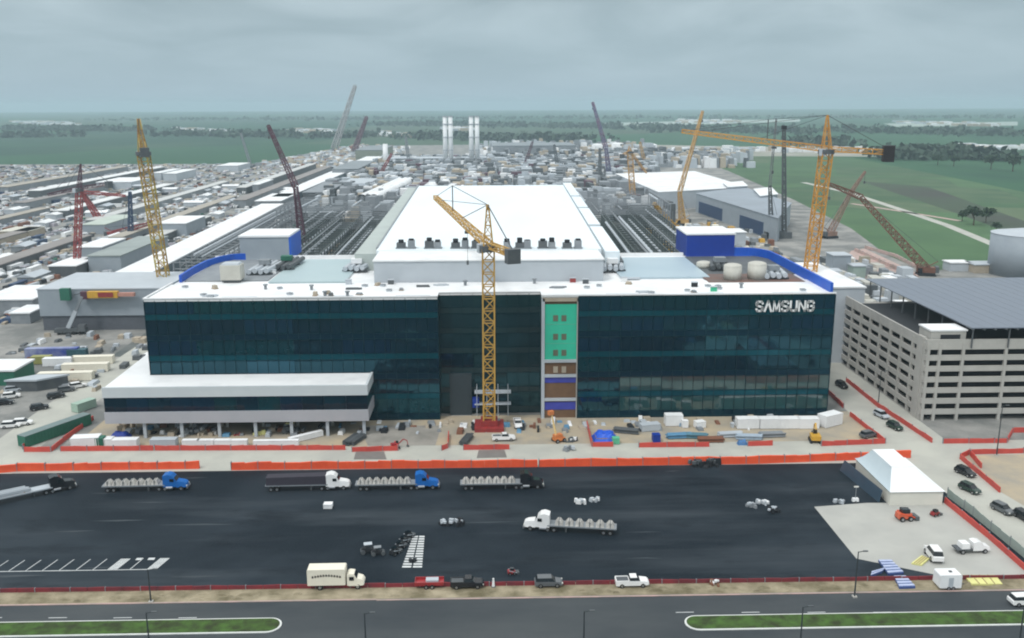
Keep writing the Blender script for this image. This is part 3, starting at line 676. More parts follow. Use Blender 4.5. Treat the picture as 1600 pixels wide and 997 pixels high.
# red tower crane far left
p=G(120,420); tower_crane('dark red tower crane with level jib among the left laydown yard',(p[0],p[1],0),at_y(124,297,p[1]),at_y(126,256,p[1]),at_y(76,304,p[1]+10),at_y(170,287,p[1]-8),2.6,RED,mj=PURP,cw=DGREY)
p=G(990,325); tower_crane('slim amber tower crane beside the white roofed warehouse right of the hall',(p[0],p[1],0),at_y(984,238,p[1]),at_y(983,228,p[1]),at_y(1010,270,p[1]+20),at_y(972,243,p[1]-5),4,mat('amber_crane2',(.55,.30,.08),.5,scale=.5),tie=False)
def crawler(label,base,heel,tip,wm=3,m=RED,back=None,cab=True,bays=12,jib=None,rb=.5):
    B=Vector(base); o=thing('crawler_crane',label,'crane',(B.x,B.y,0),group='lattice crawler cranes',world=True)
    a=math.atan2(Vector(tip).y-B.y,Vector(tip).x-B.x)
    for s in (-1,1):
        c=Vector((-math.sin(a),math.cos(a)))*2.6*s; MB().rbox(B.x+c.x,B.y+c.y,0,9,1.3,1.5,a,.86,1).build('track',BLACK,o)
    MB().rbox(B.x,B.y,1.5,8.5,4.2,2.6,a).build('machine_house',m,o); d=Vector((math.cos(a),math.sin(a)))
    MB().rbox(B.x-d.x*4.8,B.y-d.y*4.8,1.6,1.6,5,2.9,a).build('counterweight',DGREY,o)
    c=Vector((-math.sin(a),math.cos(a)))*2.7; MB().rbox(B.x+d.x*3+c.x,B.y+d.y*3+c.y,1.7,2,1.2,2.1,a).build('operator_cab',WGLASS,o)
    H_=Vector(heel); Tt=Vector(tip)
    MB().lattice(H_,Tt,wm,wm*.5,bays,rb,rb*.6).build('boom',m,o)
    if jib: MB().lattice(Tt,Vector(jib),wm*.6,wm*.3,8,rb*.8,rb*.5).build('luffing_jib',m,o)
    bk=Vector((B.x-d.x*5,B.y-d.y*5,7)); 
    MB().beam(Vector((B.x,B.y,4)),bk,.4).build('gantry',m,o); MB().beam(bk,Tt,.16).build('pendant',DGREY,o)
    e=Vector(jib) if jib else Tt
    MB().beam(e,e-Vector((0,0,6)),.14).rbox(e.x,e.y,e.z-7.5,.9,.9,1.5).build('hook_block',DGREY,o)
    return o
def B2(px,py): a=G(px,py); return (a[0],a[1],0)
def cr(label,bp,mid,tip,m,wm,dy=0,dy2=0,bays=14,rb=.5):
    b=B2(*bp); y=b[1]; 
    if mid is None: crawler(label,b,(b[0],y,3),at_y(tip[0],tip[1],y+dy),wm,m,bays=bays,rb=rb)
    else: crawler(label,b,(b[0],y,3),at_y(mid[0],mid[1],y+dy),wm,m,bays=bays,jib=at_y(tip[0],tip[1],y+dy2),rb=rb)
cr('maroon luffing crawler crane with tall boom left of the hall roof',(474,392),(462,292),(419,196),PURP,4,0,12,14,.55)
cr('low dark red crawler crane crossing the left laydown yard',(156,350),(128,300),(196,306),RED,3.4,4,-6,10,.6)
cr('red crawler crane with a boom laid low beside the olive tower crane',(178,372),None,(238,348),RED,3,10,0,10,.55)
cr('very distant pale crane rising above the horizon',(522,236),None,(555,134),mat('hazy_pale_steel',(.30,.30,.31),.6,scale=1),9,120,0,16,1.1)
cr('distant dark crane leaning right near the far end of the left strip',(553,240),None,(573,183),PURP,7,60,0,12,1.3)
cr('red and blue luffing crane beyond the right corner of the hall roof',(953,288),(947,232),(926,160),mat('blue_red_steel',(.18,.09,.14),.5,c2=(.10,.12,.22),scale=.1,amt=1),5,0,20,12,.8)
cr('thin dark upright crane with red body just right of the hall roof',(938,296),None,(937,232),DGREY,3,10,0,12,.7)
cr('yellow crawler crane with pale upright boom before the grey warehouse',(1066,352),(1062,300),(1098,174),mat('dusty_yellow',(.50,.33,.12),.6,c2=(.38,.2,.12),scale=.4),4,0,30,12,.6)
cr('yellow crawler crane on the dirt between racks and warehouse',(1052,362),None,(1022,318),YEL,3,-15,0,8,.5)
cr('rust red lattice crane with long boom lying across the green field',(1446,430),(1345,308),(1297,288),mat('rusty_crane_red',(.19,.08,.05),.6,c2=(.12,.06,.04),scale=.4),4.2,10,8,22,.5)
cr('rust coloured lattice crane crossing behind the amber tower crane',(1296,372),(1330,300),(1352,268),mat('faded_rust_steel',(.28,.17,.13),.6,scale=.4),3,6,10,10,.4)
cr('faint small crane among the white sheds at the left horizon',(392,262),None,(376,208),MGREY,3,0,0,8,.6)
# dark drilling mast
p=G(1225,372); dm=thing('drilling_mast','tall thin black mast standing between grey warehouse and amber tower crane','mast',(p[0],p[1],0),world=True)
t_=at_y(1225,202,p[1]); MB().lattice((p[0],p[1],2),tuple(t_),2.2,1.4,24,.5,.3).build('mast',DGREY,dm); MB().rbox(p[0],p[1],0,8,6,4).build('base',DGREY,dm); MB().rbox(t_.x,t_.y,t_.z,2.6,2.6,2.2).build('crown_block',BLACK,dm)
# truck mounted telescopic boom by the service block
p=G(112,522); tb=thing('mobile_crane','grey telescopic crane truck raising its boom against the service block','mobile crane',(p[0],p[1],0),world=True)
e=at_y(128,464,p[1]+1); MB().rbox(p[0],p[1],.9,11,2.8,1.4,.1).build('chassis',DGREY,tb); MB().rbox(p[0]+4.2,p[1],1.2,2.4,2.6,2.4,.1).build('cab',CARG,tb)
for i in range(4):
    for s in (-1,1): MB().tube((p[0]-4+i*2.6,p[1]+s*1.1,.6),(p[0]-4+i*2.6,p[1]+s*1.5,.6),.6,n=12).build('wheel',TYRE,tb)
MB().beam((p[0]-1,p[1],2.4),tuple(Vector((p[0]-1,p[1],2.4)).lerp(e,.55)),1.5,1.3).build('boom',LGREY,tb); MB().beam(tuple(Vector((p[0]-1,p[1],2.4)).lerp(e,.5)),tuple(e),1.0,.9).build('boom_extension',MGREY,tb)
ld=thing('hanging_platform','yellow and red platform hanging level before the grey service block','work platform',(V(170,460,336)[0],336,V(170,460,336)[1]),world=True)
a_,z_=V(172,460,336); MB().box(a_-8,335,z_-1.2,a_+3,337,z_+1.2).build('yellow_frame',YEL,ld); MB().box(a_-4,334.8,z_-.8,a_+1.5,335-.02,z_+.9).build('red_panel',RED,ld); MB().box(a_+3.02,335.2,z_-.7,a_+9,336.8,z_+.6).build('pink_frame',mat('salmon',(.5,.25,.2),.6,scale=1),ld); MB().box(a_-10.5,335,z_-1.6,a_-8.02,337,z_+1.2).build('maroon_end',PURP,ld)
MB().beam((a_-13,335.5,z_),(a_-8,336,z_+1),.3).build('sling',DGREY,ld)
MB().box(a_-18,335,z_-2,a_-14.5,337,z_+2.4).build('green_end',GREEN,ld)

# ================================================================== CHIMNEYS, TANKS, FAR PLANT
for i,(px,lab) in enumerate(((696.5,'leftmost of the four tall white chimneys beyond the hall'),(705,'second from left of the four tall white chimneys beyond the hall'),(737,'third from left of the four tall white chimneys beyond the hall'),(746,'rightmost of the four tall white chimneys beyond the hall'))):
    x,y=G(px,262); z=V(px,181,y)[1]
    o=thing('chimney',lab,'chimney',(x,y,0),group='tall white chimneys',world=True)
    MB().tube((x,y,0),(x,y,z),3.2,2.8,n=16).build('stack',mat('chimney_white',(.80,.82,.83),.6,scale=.05,c2=(.66,.7,.72)),o,True)
    rg=MB(); 
    for k in (.35,.6,.85,1): rg.tube((x,y,z*k-1),(x,y,z*k),3.6,n=16)
    rg.build('platform_ring',LGREY,o)
x,y=G(603,264); z=V(603,225,y)[1]; o=thing('chimney','single short white column at the far end of the left strip','chimney',(x,y,0),world=True); MB().tube((x,y,0),(x,y,z),3.6,3.2,n=16).build('stack',WHITE,o,True)
def tank(px,py,wpx,hpx,lab,m=WHITE,name='storage_tank',h0=0,dome=True,group='white tanks far behind the plant'):
    x,y=G(px,py,h0); s=F/((y)*math.cos(th)+(CH-h0)*math.sin(th)); r=wpx/2/s; h=hpx/s
    o=thing(name,lab,'storage tank',(x,y,h0),group=group,world=True)
    MB().tube((x,y,h0),(x,y,h0+h),r,n=24).build('shell',m,o,True); (MB().dome((x,y,h0+h),r*1.02,r*.3) if dome else MB().tube((x,y,h0+h),(x,y,h0+h+.3),r*1.03,n=24)).build('roof',m,o); return o
tank(933,241,17,14,'broad white tank behind the red and blue crane'); tank(965,239,20,13,'wider white tank right of the red and blue crane')
tank(1018,236,17,9,'white domed tank standing apart near the green field'); tank(900,236,9,5,'small white tank left of the broad far tanks'); tank(915,238,7,7,'small upright white tank beside the broad far tanks')
tank(759,246,7,10,'lower white tank right of the chimneys',); tank(760,236,6,6,'small white tank farther behind the chimneys')
tank(1144,437,28,22,'left of two cream tanks on the right office roof',CREAM if False else mat('beige_tank',(.50,.49,.44),.5,c2=(.40,.39,.35),scale=.5),h0=RH,group='cream tanks on the office roof')
tank(1182,436,29,24,'right of two cream tanks on the right office roof',mat('beige_tank',(.5,.5,.5)),h0=RH,group='cream tanks on the office roof')
tank(1100,418,24,7,'low round tank in front of the blue roof house',mat('beige_tank',(.5,.5,.5)),h0=RH,group='cream tanks on the office roof')
x,y=G(361,441,RH); o=thing('cooling_unit','boxy cream cooling unit with rounded edges on the left office roof','cooling unit',(x,y,RH),world=True)
MB().rbox(x,y+2,RH+.6,5.6,4.6,4.2).build('casing',mat('beige_tank',(.5,.5,.5)),o); MB().rbox(x,y+2,RH+4.8,5,4,.5,0,.9,.9).build('top_cover',LGREY,o); MB().rbox(x,y+2,RH,5,4,.6).build('base_frame',DGREY,o)
# more small things left about on the white roofs
rz_=random.Random(9)
for i in range(26):
    x_=rz_.choice((rz_.uniform(-84,-17),rz_.uniform(24,86))); y_=rz_.uniform(234.8,250)
    kd=rz_.choice(('roof_hatch','roof_pallet')); o=thing(kd,'small grey roof hatch on the white front roof strip' if kd=='roof_hatch' else 'small pallet of materials on the white front roof strip','hatch' if kd=='roof_hatch' else 'pallet',(x_,y_,RH),rz_.uniform(0,3),'small hatches on the white roof' if kd=='roof_hatch' else 'small pallets on the white roof')
    if kd=='roof_hatch': MB().rbox(0,0,0,1.2,1.2,.45).build('curb',LGREY,o); MB().rbox(0,0,.45,1.35,1.35,.1).build('lid',MGREY,o)
    else: MB().rbox(0,0,0,1.8,1.2,.15).build('deck',WOOD,o); MB().rbox(0,0,.15,1.5,1.0,rz_.uniform(.3,.9),0,.9,.9).build('stack',rz_.choice((MGREY,DGREY,TAN,LGREY)),o)
# hall roof units
for i,px in enumerate((627,643,671,684,712,727,744,792,812,824,848,862,886,903)):
    x,y=G(px,388,FHt); lab='%s grey fan unit on the front edge of the hall roof, counted from the left'%['first','second','third','fourth','fifth','sixth','seventh','eighth','ninth','tenth','eleventh','twelfth','thirteenth','fourteenth'][i]
    o=thing('roof_fan_unit',lab,'roof unit',(x,y,FHt),group='fan units on the hall roof',world=True); wd=2.0 if i%2 else 2.6
    MB().box(x-wd/2,y-1.2,FHt+.3,x+wd/2,y+1.2,FHt+1.7+.5*((i*7)%4)/2).build('casing',DGREY if i%2==0 else MGREY,o); MB().tube((x,y,FHt+1.7+.5*((i*7)%4)/2),(x,y,FHt+2.6+.3*(i%3)),.8,n=12).build('fan',BLACK,o); MB().box(x-wd/2-.3,y-1.3,FHt,x+wd/2+.3,y+1.3,FHt+.3).build('frame',MGREY,o)
# small plant lying on the office roof
rr=random.Random(5)
def roof_item(px,py,kind,lab,h=RH,m=None):
    x,y=G(px,py,h); o=thing({'v':'roof_vent','b':'roof_bundle','u':'roof_cabinet'}[kind],lab,{'v':'vent','b':'material bundle','u':'cabinet'}[kind],(x,y,h),group='small items on the office roof',world=True)
    if kind=='v': MB().tube((x,y,h),(x,y,h+1.1),.4,n=10).build('pipe',m or MGREY,o); MB().tube((x,y,h+1.1),(x,y,h+1.4),.65,n=10).build('cap',MGREY,o)
    elif kind=='b': 
        mb=MB(); [mb.rbox(x+rr.uniform(-.3,.3),y+k*.4-.6,h,rr.uniform(2,4.5),.35,.4) for k in range(4)]; mb.build('bundle',m or MGREY,o)
    else: MB().rbox(x,y,h,1.6,1,1.2).build('casing',m or MGREY,o); MB().rbox(x,y,h+1.2,1.8,1.2,.15).build('lid',LGREY,o)
for px,py,k,lab,m in ((545,444,'u','pale cabinet on the roof left of the hall wall',LGREY),(552,452,'b','dark bundle on the white roof left of the hall wall',DGREY),(487,453,'v','lone vent on the white roof before the pale court',None),(508,463,'v','vent at the roof edge below the pale court',None),(543,463,'v','vent at the roof edge left of the recess',None),(611,444,'u','dark cabinet against the left foot of the hall wall',DGREY),(660,448,'b','long dark bundle at the foot of the hall wall',DGREY),(690,446,'b','pale bundle at the foot of the hall wall',LGREY),(727,446,'v','vent before the hall wall left of the central crane',None),
  (835,443,'v','vent before the hall wall right of the central crane',None),(872,450,'b','dark bundle on the roof above the exposed bay',MGREY),(895,441,'u','red cabinet at the foot of the hall wall',RED),(915,443,'u','dark cabinet near the right end of the hall wall',DGREY),(975,440,'u','white cabinet right of the hall wall',WHITE),(988,436,'b','grey bundle on the roof right of the hall wall',LGREY),(1005,457,'b','pale strip bundle near the right wing roof edge',LGREY),(1085,448,'u','black cabinet on the right wing roof',BLACK),(1158,450,'v','vent above the lettering on the right wing roof',None),(1115,455,'u','bright green cabinet at the right wing roof edge',mat('bright_green',(.04,.45,.25),.6,scale=1)),(415,452,'v','vent at the left wing roof edge',None),(330,463,'b','grey bundle near the left corner of the roof',LGREY),(427,428,'u','white cabinet beside the pale left court',WHITE)):
    roof_item(px,py,k,lab,m=m)
for px,py,lab in ((405,425,'long grey duct run in front of the grey roof house'),(440,418,'dark green louvred duct bank beside the pale left court'),(555,420,'white topped duct cluster between left court and hall wall'),(960,420,'blue and white duct cluster between hall wall and right court'),(1215,432,'grey duct run beside the blue roof screen'),(1130,418,'dark tangled pipe cluster before the blue roof house')):
    x,y=G(px,py+6,RH); o=thing('roof_duct',lab,'duct',(x,y,RH),group='ducts on the office roof',world=True)
    mm_=DGREY if 'dark' in lab else LGREY; L_=10 if 'long' in lab or 'bank' in lab else 6
    mb=MB(); 
    for k in range(4): mb.tube((x-3+k*1.7,y,RH+1.1+.3*(k%2)),(x-3+k*1.7+1.2,y+L_*1.6,RH+1.3),.75,n=8)
    mb.build('duct',mm_,o); MB().box(x-4,y+1,RH,x+3.5,y+2,RH+.6).box(x-4,y+L_,RH,x+3.5,y+L_+1,RH+.6).build('support',DGREY,o)
    MB().rbox(x,y+L_*.8,RH+2.1,3.2,2.6,1.4).build('cabinet',WHITE if 'white' in lab else (GREEN if 'green' in lab else MGREY),o)

# ================================================================== WAREHOUSES AND SHEDS
def bldg(name,lab,pts,h,wall,roof,z0=0,cat='warehouse',over=.4,group=None):
    """pts: footprint in world x,y"""
    c=pts[0]; o=thing(name,lab,cat,(c[0],c[1],0),world=True,group=group)
    MB().prism(pts,z0,h).build('wall',wall,o)
    cx=sum(p[0] for p in pts)/len(pts); cy=sum(p[1] for p in pts)/len(pts)
    P=[(p[0]+(over if p[0]>cx else -over),p[1]+(over if p[1]>cy else -over)) for p in pts]
    MB().prism(P,h,h+.5).build('roof',roof,o); return o
wh=bldg('warehouse','white roofed warehouse beyond the dark pipe racks right of the hall',gp([(962,272),(1085,268),(1168,293),(1030,301)],14),14,LGREY,WHITE)
gw=bldg('warehouse','grey roofed warehouse with large dark door openings near the green field',gp([(1088,303),(1162,293),(1236,318),(1216,342)],14),14,GREYW,mat('blue_grey_roof',(.28,.32,.37),.5,scale=.05))
P=gp([(1088,303),(1216,342)],14); a_=Vector(P[0]); b_=Vector(P[1]); d_=(b_-a_).normalized(); n_=Vector((d_.y,-d_.x)); n_=n_ if n_.x<0 else -n_
for t0,t1 in ((.05,.38),(.60,.86)):
    p_=a_.lerp(b_,t0); q_=a_.lerp(b_,t1); m_=n_*.3
    MB().quad_box([(p_.x,p_.y,.5),(q_.x,q_.y,.5),(q_.x+m_.x,q_.y+m_.y,.5),(p_.x+m_.x,p_.y+m_.y,.5),(p_.x,p_.y,9),(q_.x,q_.y,9),(q_.x+m_.x,q_.y+m_.y,9),(p_.x+m_.x,p_.y+m_.y,9)]).build('door_opening',NAVYM,gw)
bldg('warehouse','small white roofed shed right of the grey roofed warehouse',gp([(1178,296),(1205,293),(1215,304),(1188,307)],15.6),15.6,GREYW,WHITE)
bldg('warehouse','narrow white roof behind the grey roofed warehouse',gp([(1130,286),(1160,284),(1168,291),(1138,293)],15.8),15.8,GREYW,WHITE)
bldg('long_shed','long narrow white roofed building running back left of the office',[(-168,402),(-152,402),(-157,700),(-173,700)],9,mat('blue_grey_wall',(.13,.17,.20),.7,scale=.1),WHITE)
bldg('long_shed','farther long white edged building continuing towards the horizon',[(-176,745),(-163,745),(-152,1330),(-176,1330)],10,mat('blue_grey_wall',(.1,.1,.1)),WHITE)
def pxb(name,lab,x0,x1,yb,dep,h,wall,roof,cat='shed',group=None,skew=0):
    a=G(x0,yb); b=G(x1,yb); y=(a[1]+b[1])/2
    return bldg(name,lab,[(a[0],y),(b[0],y),(b[0]+skew,y+dep),(a[0]+skew,y+dep)],h,wall,roof,cat=cat,group=group)
SH='sheds of the left laydown yard'
pxb('site_shed','white roofed shed at the left, nearest the red tower crane foot',78,120,432,26,5,DGREY,WHITE,group=SH)
pxb('site_shed','jagged white roofed shed just behind the red tower crane foot',122,160,404,34,6,GREYW,WHITE,group=SH)
pxb('site_shed','white roofed shed at the left edge above the parked trucks',-30,52,488,30,5,MGREY,WHITE,group=SH)
pxb('site_shed','smaller white roofed shed stepping down right of the left edge shed',18,48,506,14,4,MGREY,WHITE,group=SH)
pxb('site_shed','grey green roofed hall before the long white roofed building',140,190,425,70,8,GREYW,mat('grey_green_roof',(.30,.34,.33),.6,scale=.1),group=SH)
pxb('site_shed','grey shed with bright white roof behind the olive tower crane',248,292,372,40,9,GREYW,WHITE,group=SH)
pxb('site_shed','pale green roofed shed left of the olive tower crane',130,165,366,55,6,GREYW,mat('pale_green_roof',(.48,.54,.48),.6,scale=.1),group=SH)
pxb('site_shed','cream roofed low shed at the far left edge',0,45,372,22,4,TAN,mat('cream_roof',(.62,.60,.52),.6,scale=.1),group=SH)
pxb('site_shed','white tent roof beyond the red crane jib',152,205,296,60,7,LGREY,WHITE,group=SH)
pxb('site_shed','twin white roof right of the olive crane, left half',238,252,282,70,8,LGREY,WHITE,group=SH)
pxb('site_shed','twin white roof right of the olive crane, right half',256,276,283,70,8,LGREY,WHITE,group=SH)
pxb('site_shed','white flat roof beside the maroon crane top',340,372,268,60,7,LGREY,WHITE,group=SH)
pxb('site_shed','white roofed shed beneath the maroon crane boom',395,405,302,60,8,MGREY,WHITE,group=SH)
pxb('site_shed','bright white roof left of the maroon crane base',400,440,335,60,10,MGREY,WHITE,group=SH)
pxb('site_shed','pale flat roofed building between maroon crane and hall, nearer',470,530,350,30,8,DGREY,LGREY,group=SH)
pxb('site_shed','white flat roofed building between maroon crane and hall, farther',540,582,305,40,12,DGREY,LGREY,group=SH)
pxb('site_shed','dark roofed plant building right of the maroon crane',474,512,322,120,11,DGREY,MGREY,group=SH)
pxb('site_shed','dark roofed plant building by the far end of the left strip',520,560,285,150,14,MGREY,mat('dull_roof',(.22,.25,.27),.7,scale=.05),group=SH)
pxb('site_shed','green fronted white roofed shed cut by the left frame edge',-40,24,603,12,4.5,GREEN,WHITE,group=SH)
pxb('site_shed','long low white canopy below the green fronted shed',12,58,612,5,3.2,DGREY,LGREY,group=SH,skew=7)
pxb('plant_building','small white hut behind the garage canopy, left',1484,1516,424,8,4,LGREY,WHITE,'hut'); pxb('plant_building','flat pale hut behind the garage canopy, right',1522,1556,427,10,4,TAN,LGREY,'hut')
pxb('plant_building','grey equipment block right of the amber tower crane foot',1300,1328,432,10,10,GREYW,LGREY,'plant building')
pxb('plant_building','pale green equipment block beside the red gravel lot',1332,1352,436,8,6,mat('pale_green_wall',(.32,.42,.38),.6,scale=.3),LGREY,'plant building')
pxb('plant_building','white blocky plant building behind the blue roof house',1120,1165,388,16,9,LGREY,WHITE,'plant building')
pxb('plant_building','long grey block past the hall with pale roof',610,760,262,40,12,MGREY,LGREY,'plant building'); pxb('plant_building','wide grey process building beyond the chimneys',770,900,246,120,18,MGREY,mat('dull_roof',(.2,.2,.2)),'plant building')
pxb('plant_building','grey green flat block beside the far white column',556,597,252,160,16,mat('olive_grey',(.22,.25,.20),.8,scale=.05),mat('dull_roof',(.2,.2,.2)),'plant building')
pxb('plant_building','brown roofed shed behind the amber crane',960,1010,262,90,10,RUST,mat('brown_roof',(.28,.22,.17),.8,scale=.05),'plant building')
# big white pipes lying left of the hall
for i,(px,lab) in enumerate(((566,'left of three big white tubes left of the hall'),(576,'middle of three big white tubes left of the hall'),(585,'right of three big white tubes left of the hall'))):
    x,y=G(px,331); x2=x+14; o=thing('large_tube',lab,'duct tube',(x,y,0),group='big white tubes',world=True)
    n=20; r=4.4; mb=MB().tube((x,y,r+5),(x2,y+170,r+5),r,n=n,cap=False); mb.build('shell',WHITE,o,True); MB().tube((x+.3,y+2,r+5),(x+.4,y+2.4,r+5),r*.92,n=n).build('opening',BLACK,o); mb=MB(); [mb.box(x-3+k*2.2,y+12+k*28,0,x+3+k*2.2,y+14+k*28,6) for k in range(6)]; mb.build('cradle',DGREY,o)
# dark pipe racks right of the hall
def rack(lab,x0,x1,y0,y1,h,m,npipe=6,sk=.03):
    o=thing('pipe_rack',lab,'pipe rack',(x0,y0,0),group='pipe racks round the hall',world=True)
    f=MB(); n=int((y1-y0)/9)
    for i in range(n+1):
        y=y0+(y1-y0)*i/n; dx=(y-y0)*sk
        for z in (h*.45,h*.75,h): f.box(x0+dx,y-.25,z-.4,x1+dx,y+.25,z)
        for x in (x0,x1): f.box(x+dx-.3,y-.3,0,x+dx+.3,y+.3,h)
    for x in (x0,x1): 
        f.beam((x,y0,h),(x+(y1-y0)*sk,y1,h),.5); f.beam((x,y0,h*.5),(x+(y1-y0)*sk,y1,h*.5),.5)
    f.build('frame',m,o); rr=random.Random(int(x0*7+y0)); 
    pm={0:MB(),1:MB()}
    for k in range(npipe):
        x=x0+(x1-x0)*(k+.5)/npipe; z=rr.choice((h*.45,h*.75,h))+.35; a=y0+rr.uniform(0,30); b=y1-rr.uniform(0,60); r=rr.uniform(.3,.7)
        pm[k%2].tube((x+(a-y0)*sk,a,z),(x+(b-y0)*sk,b,z),r,n=8)
    pm[0].build('pipe_run',MGREY,o); pm[1].build('pipe_run',LGREY,o)
DKG=mat('dark_green_grey_steel',(.055,.075,.075),.7,c2=(.10,.12,.12),scale=.1)
rack('dark pipe rack immediately right of the hall galleries',46,60,300,560,16,DKG); rack('second dark pipe rack right of the hall galleries',64,80,300,600,14,DKG,8); rack('third pipe rack right of the hall, nearest the warehouse',86,100,310,640,13,DKG,6)
rack('dark pipe rack left of the hall galleries',-58,-49,310,560,13,DKG,6); rack('second dark pipe rack left of the hall',-76,-64,330,600,11,DKG,7,-.01); rack('third dark pipe rack left of the hall',-96,-84,350,620,10,DKG,6,-.01); rack('fourth dark pipe rack left of the hall, beside the maroon crane',-118,-104,420,690,10,DKG,6,-.01); rack('grey pipe rack beside the long white roofed building',-146,-130,420,700,12,MGREY,6,-.01)
rack('cross rack beyond the hall roof, left half',-130,-20,560,640,20,MGREY,14,.02); rack('cross rack beyond the hall roof, right half',0,110,560,650,22,MGREY,14,.02)
# ================================================================== VEHICLES
def wheel(parent,x,y,r,wd,name='wheel'):
    t=MB().tube((x,y-wd/2,r),(x,y+wd/2,r),r,n=14).build(name,TYRE,parent)
    MB().tube((x,y-wd/2-.02,r),(x,y+wd/2+.02,r),r*.55,n=10).build('rim',RIM,t)
def cabin(prof,w0,w1,zs):
    pass
def taper_body(mb,secs):
    """secs: (x, z0, z1, w0, w1) cross sections along the length"""
    b=len(mb.v)
    for x,z0,z1,w0,w1 in secs:
        mb.v+=[(x,-w0/2,z0),(x,w0/2,z0),(x,w1/2,z1),(x,-w1/2,z1)]
    n=len(secs)
    for i in range(n-1):
        for k in range(4):
            k2=(k+1)%4; mb.f.append((b+i*4+k,b+(i+1)*4+k,b+(i+1)*4+k2,b+i*4+k2)); mb.m.append(mb.mi)
    mb.f.append((b,b+1,b+2,b+3)); mb.m.append(mb.mi); e=b+(n-1)*4; mb.f.append((e+3,e+2,e+1,e)); mb.m.append(mb.mi)
    return mb
def pickup(label,loc,rz,m,kind='pickup',group='light vehicles on site'):
    o=thing('pickup_truck' if kind=='pickup' else 'parked_car',label,'pickup truck' if kind=='pickup' else 'car',loc,rz,group)
    # front faces +x
    Lf=2.85; W_=2.0
    if kind=='pickup':
        taper_body(MB(),[(-2.9,.55,1.2,1.9,1.85),(-2.8,.45,1.25,2,1.92),(-.6,.45,1.25,2,1.92),(-.55,.45,1.28,2,1.94),(1.35,.45,1.25,2,1.9),(2.6,.5,1.12,1.95,1.75),(2.9,.6,.95,1.8,1.5)]).build('body',m,o)
        MB().box(-2.75,-.8,1.255,-.65,.8,1.27).build('bed_floor',DGREY,o)
        b=MB(); b.box(-2.85,-.96,1.2,-.62,-.82,1.38).box(-2.85,.82,1.2,-.62,.96,1.38).box(-2.88,-.82,1.2,-2.74,.82,1.38); b.build('bed_side',m,o)
        gx=(-.55,-.35,.75,1.4)
    else:
        taper_body(MB(),[(-2.45,.5,1.05,1.8,1.7),(-2.3,.4,1.15,1.95,1.85),(0,.4,1.12,1.98,1.9),(1.3,.4,1.1,1.95,1.85),(2.25,.45,.95,1.85,1.6),(2.45,.55,.8,1.7,1.5)]).build('body',m,o)
        gx=(-2.3,-1.9,.45,1.2)
    zb=1.2 if kind=='pickup' else 1.1; zt=1.85 if kind=='pickup' else 1.75
    mb=MB(); b=0
    mb.quad_box([(gx[0],-.88,zb),(gx[3],-.88,zb),(gx[3],.88,zb),(gx[0],.88,zb),(gx[1],-.7,zt-.03),(gx[2],-.7,zt-.03),(gx[2],.7,zt-.03),(gx[1],.7,zt-.03)]); mb.build('window',WGLASS,o)
    MB().box(gx[1]-.04,-.74,zt-.03,gx[2]+.04,.74,zt+.05).build('cab_roof',m,o)
    for s in (-1,1):
        MB().box(Lf-.2 if kind=='pickup' else 2.25,s*.75-.15,.72,Lf+.04 if kind=='pickup' else 2.46,s*.75+.15,.9).build('headlight',LAMP,o)
        for x in (-1.85,1.8) if kind=='pickup' else (-1.45,1.45): wheel(o,x,s*.88,.4,.26)
    return o
def at(px,py,z=.03): a=G(px,py); return (a[0],a[1],z)
def tractor(o,x0,m,day=False):
    """semi tractor facing +x, its rear at x0"""
    MB().box(x0,-.45,.75,x0+6.4,.45,1.05).build('chassis',DGREY,o)
    taper_body(MB(),[(x0+4.4,.8,2.15,2.3,2.0),(x0+5.9,.75,1.95,2.1,1.7),(x0+6.5,.75,1.7,1.9,1.5),(x0+6.65,.85,1.5,1.7,1.3)]).build('hood',m,o)
    taper_body(MB(),[(x0+1.6,.95,3.45,2.45,2.3),(x0+2.6,.95,3.75,2.45,2.25),(x0+3.4,.95,3.55,2.45,2.25),(x0+4.0,.95,2.95,2.4,2.2),(x0+4.5,.95,2.2,2.35,2.15)]).build('cab',m,o)
    MB().quad_box([(x0+4.0,-1.0,2.25),(x0+4.5,-1.0,2.25),(x0+4.5,1.0,2.25),(x0+4.0,1.0,2.25),(x0+3.9,-.95,2.95),(x0+4.08,-.95,2.95),(x0+4.08,.95,2.95),(x0+3.9,.95,2.95)]).build('windshield',WGLASS,o)
    for s in (-1,1):
        MB().box(x0+3.1,min(s*1.16,s*1.24),2.15,x0+3.95,max(s*1.16,s*1.24),2.8).build('side_window',WGLASS,o)
        MB().tube((x0+2.2,s*1.1,.75),(x0+3.6,s*1.1,.75),.32,n=10).build('fuel_tank',RIM,o)
        MB().box(x0+6.5,s*.8-.2,1.0,x0+6.7,s*.8+.2,1.25).build('headlight',LAMP,o)
        for x in (x0+.7,x0+1.95): wheel(o,x,s*.95,.5,.5)
        wheel(o,x0+5.4,s*1.0,.5,.3)
    MB().box(x0+6.6,-1.15,.5,x0+6.85,1.15,.85).build('bumper',RIM,o)
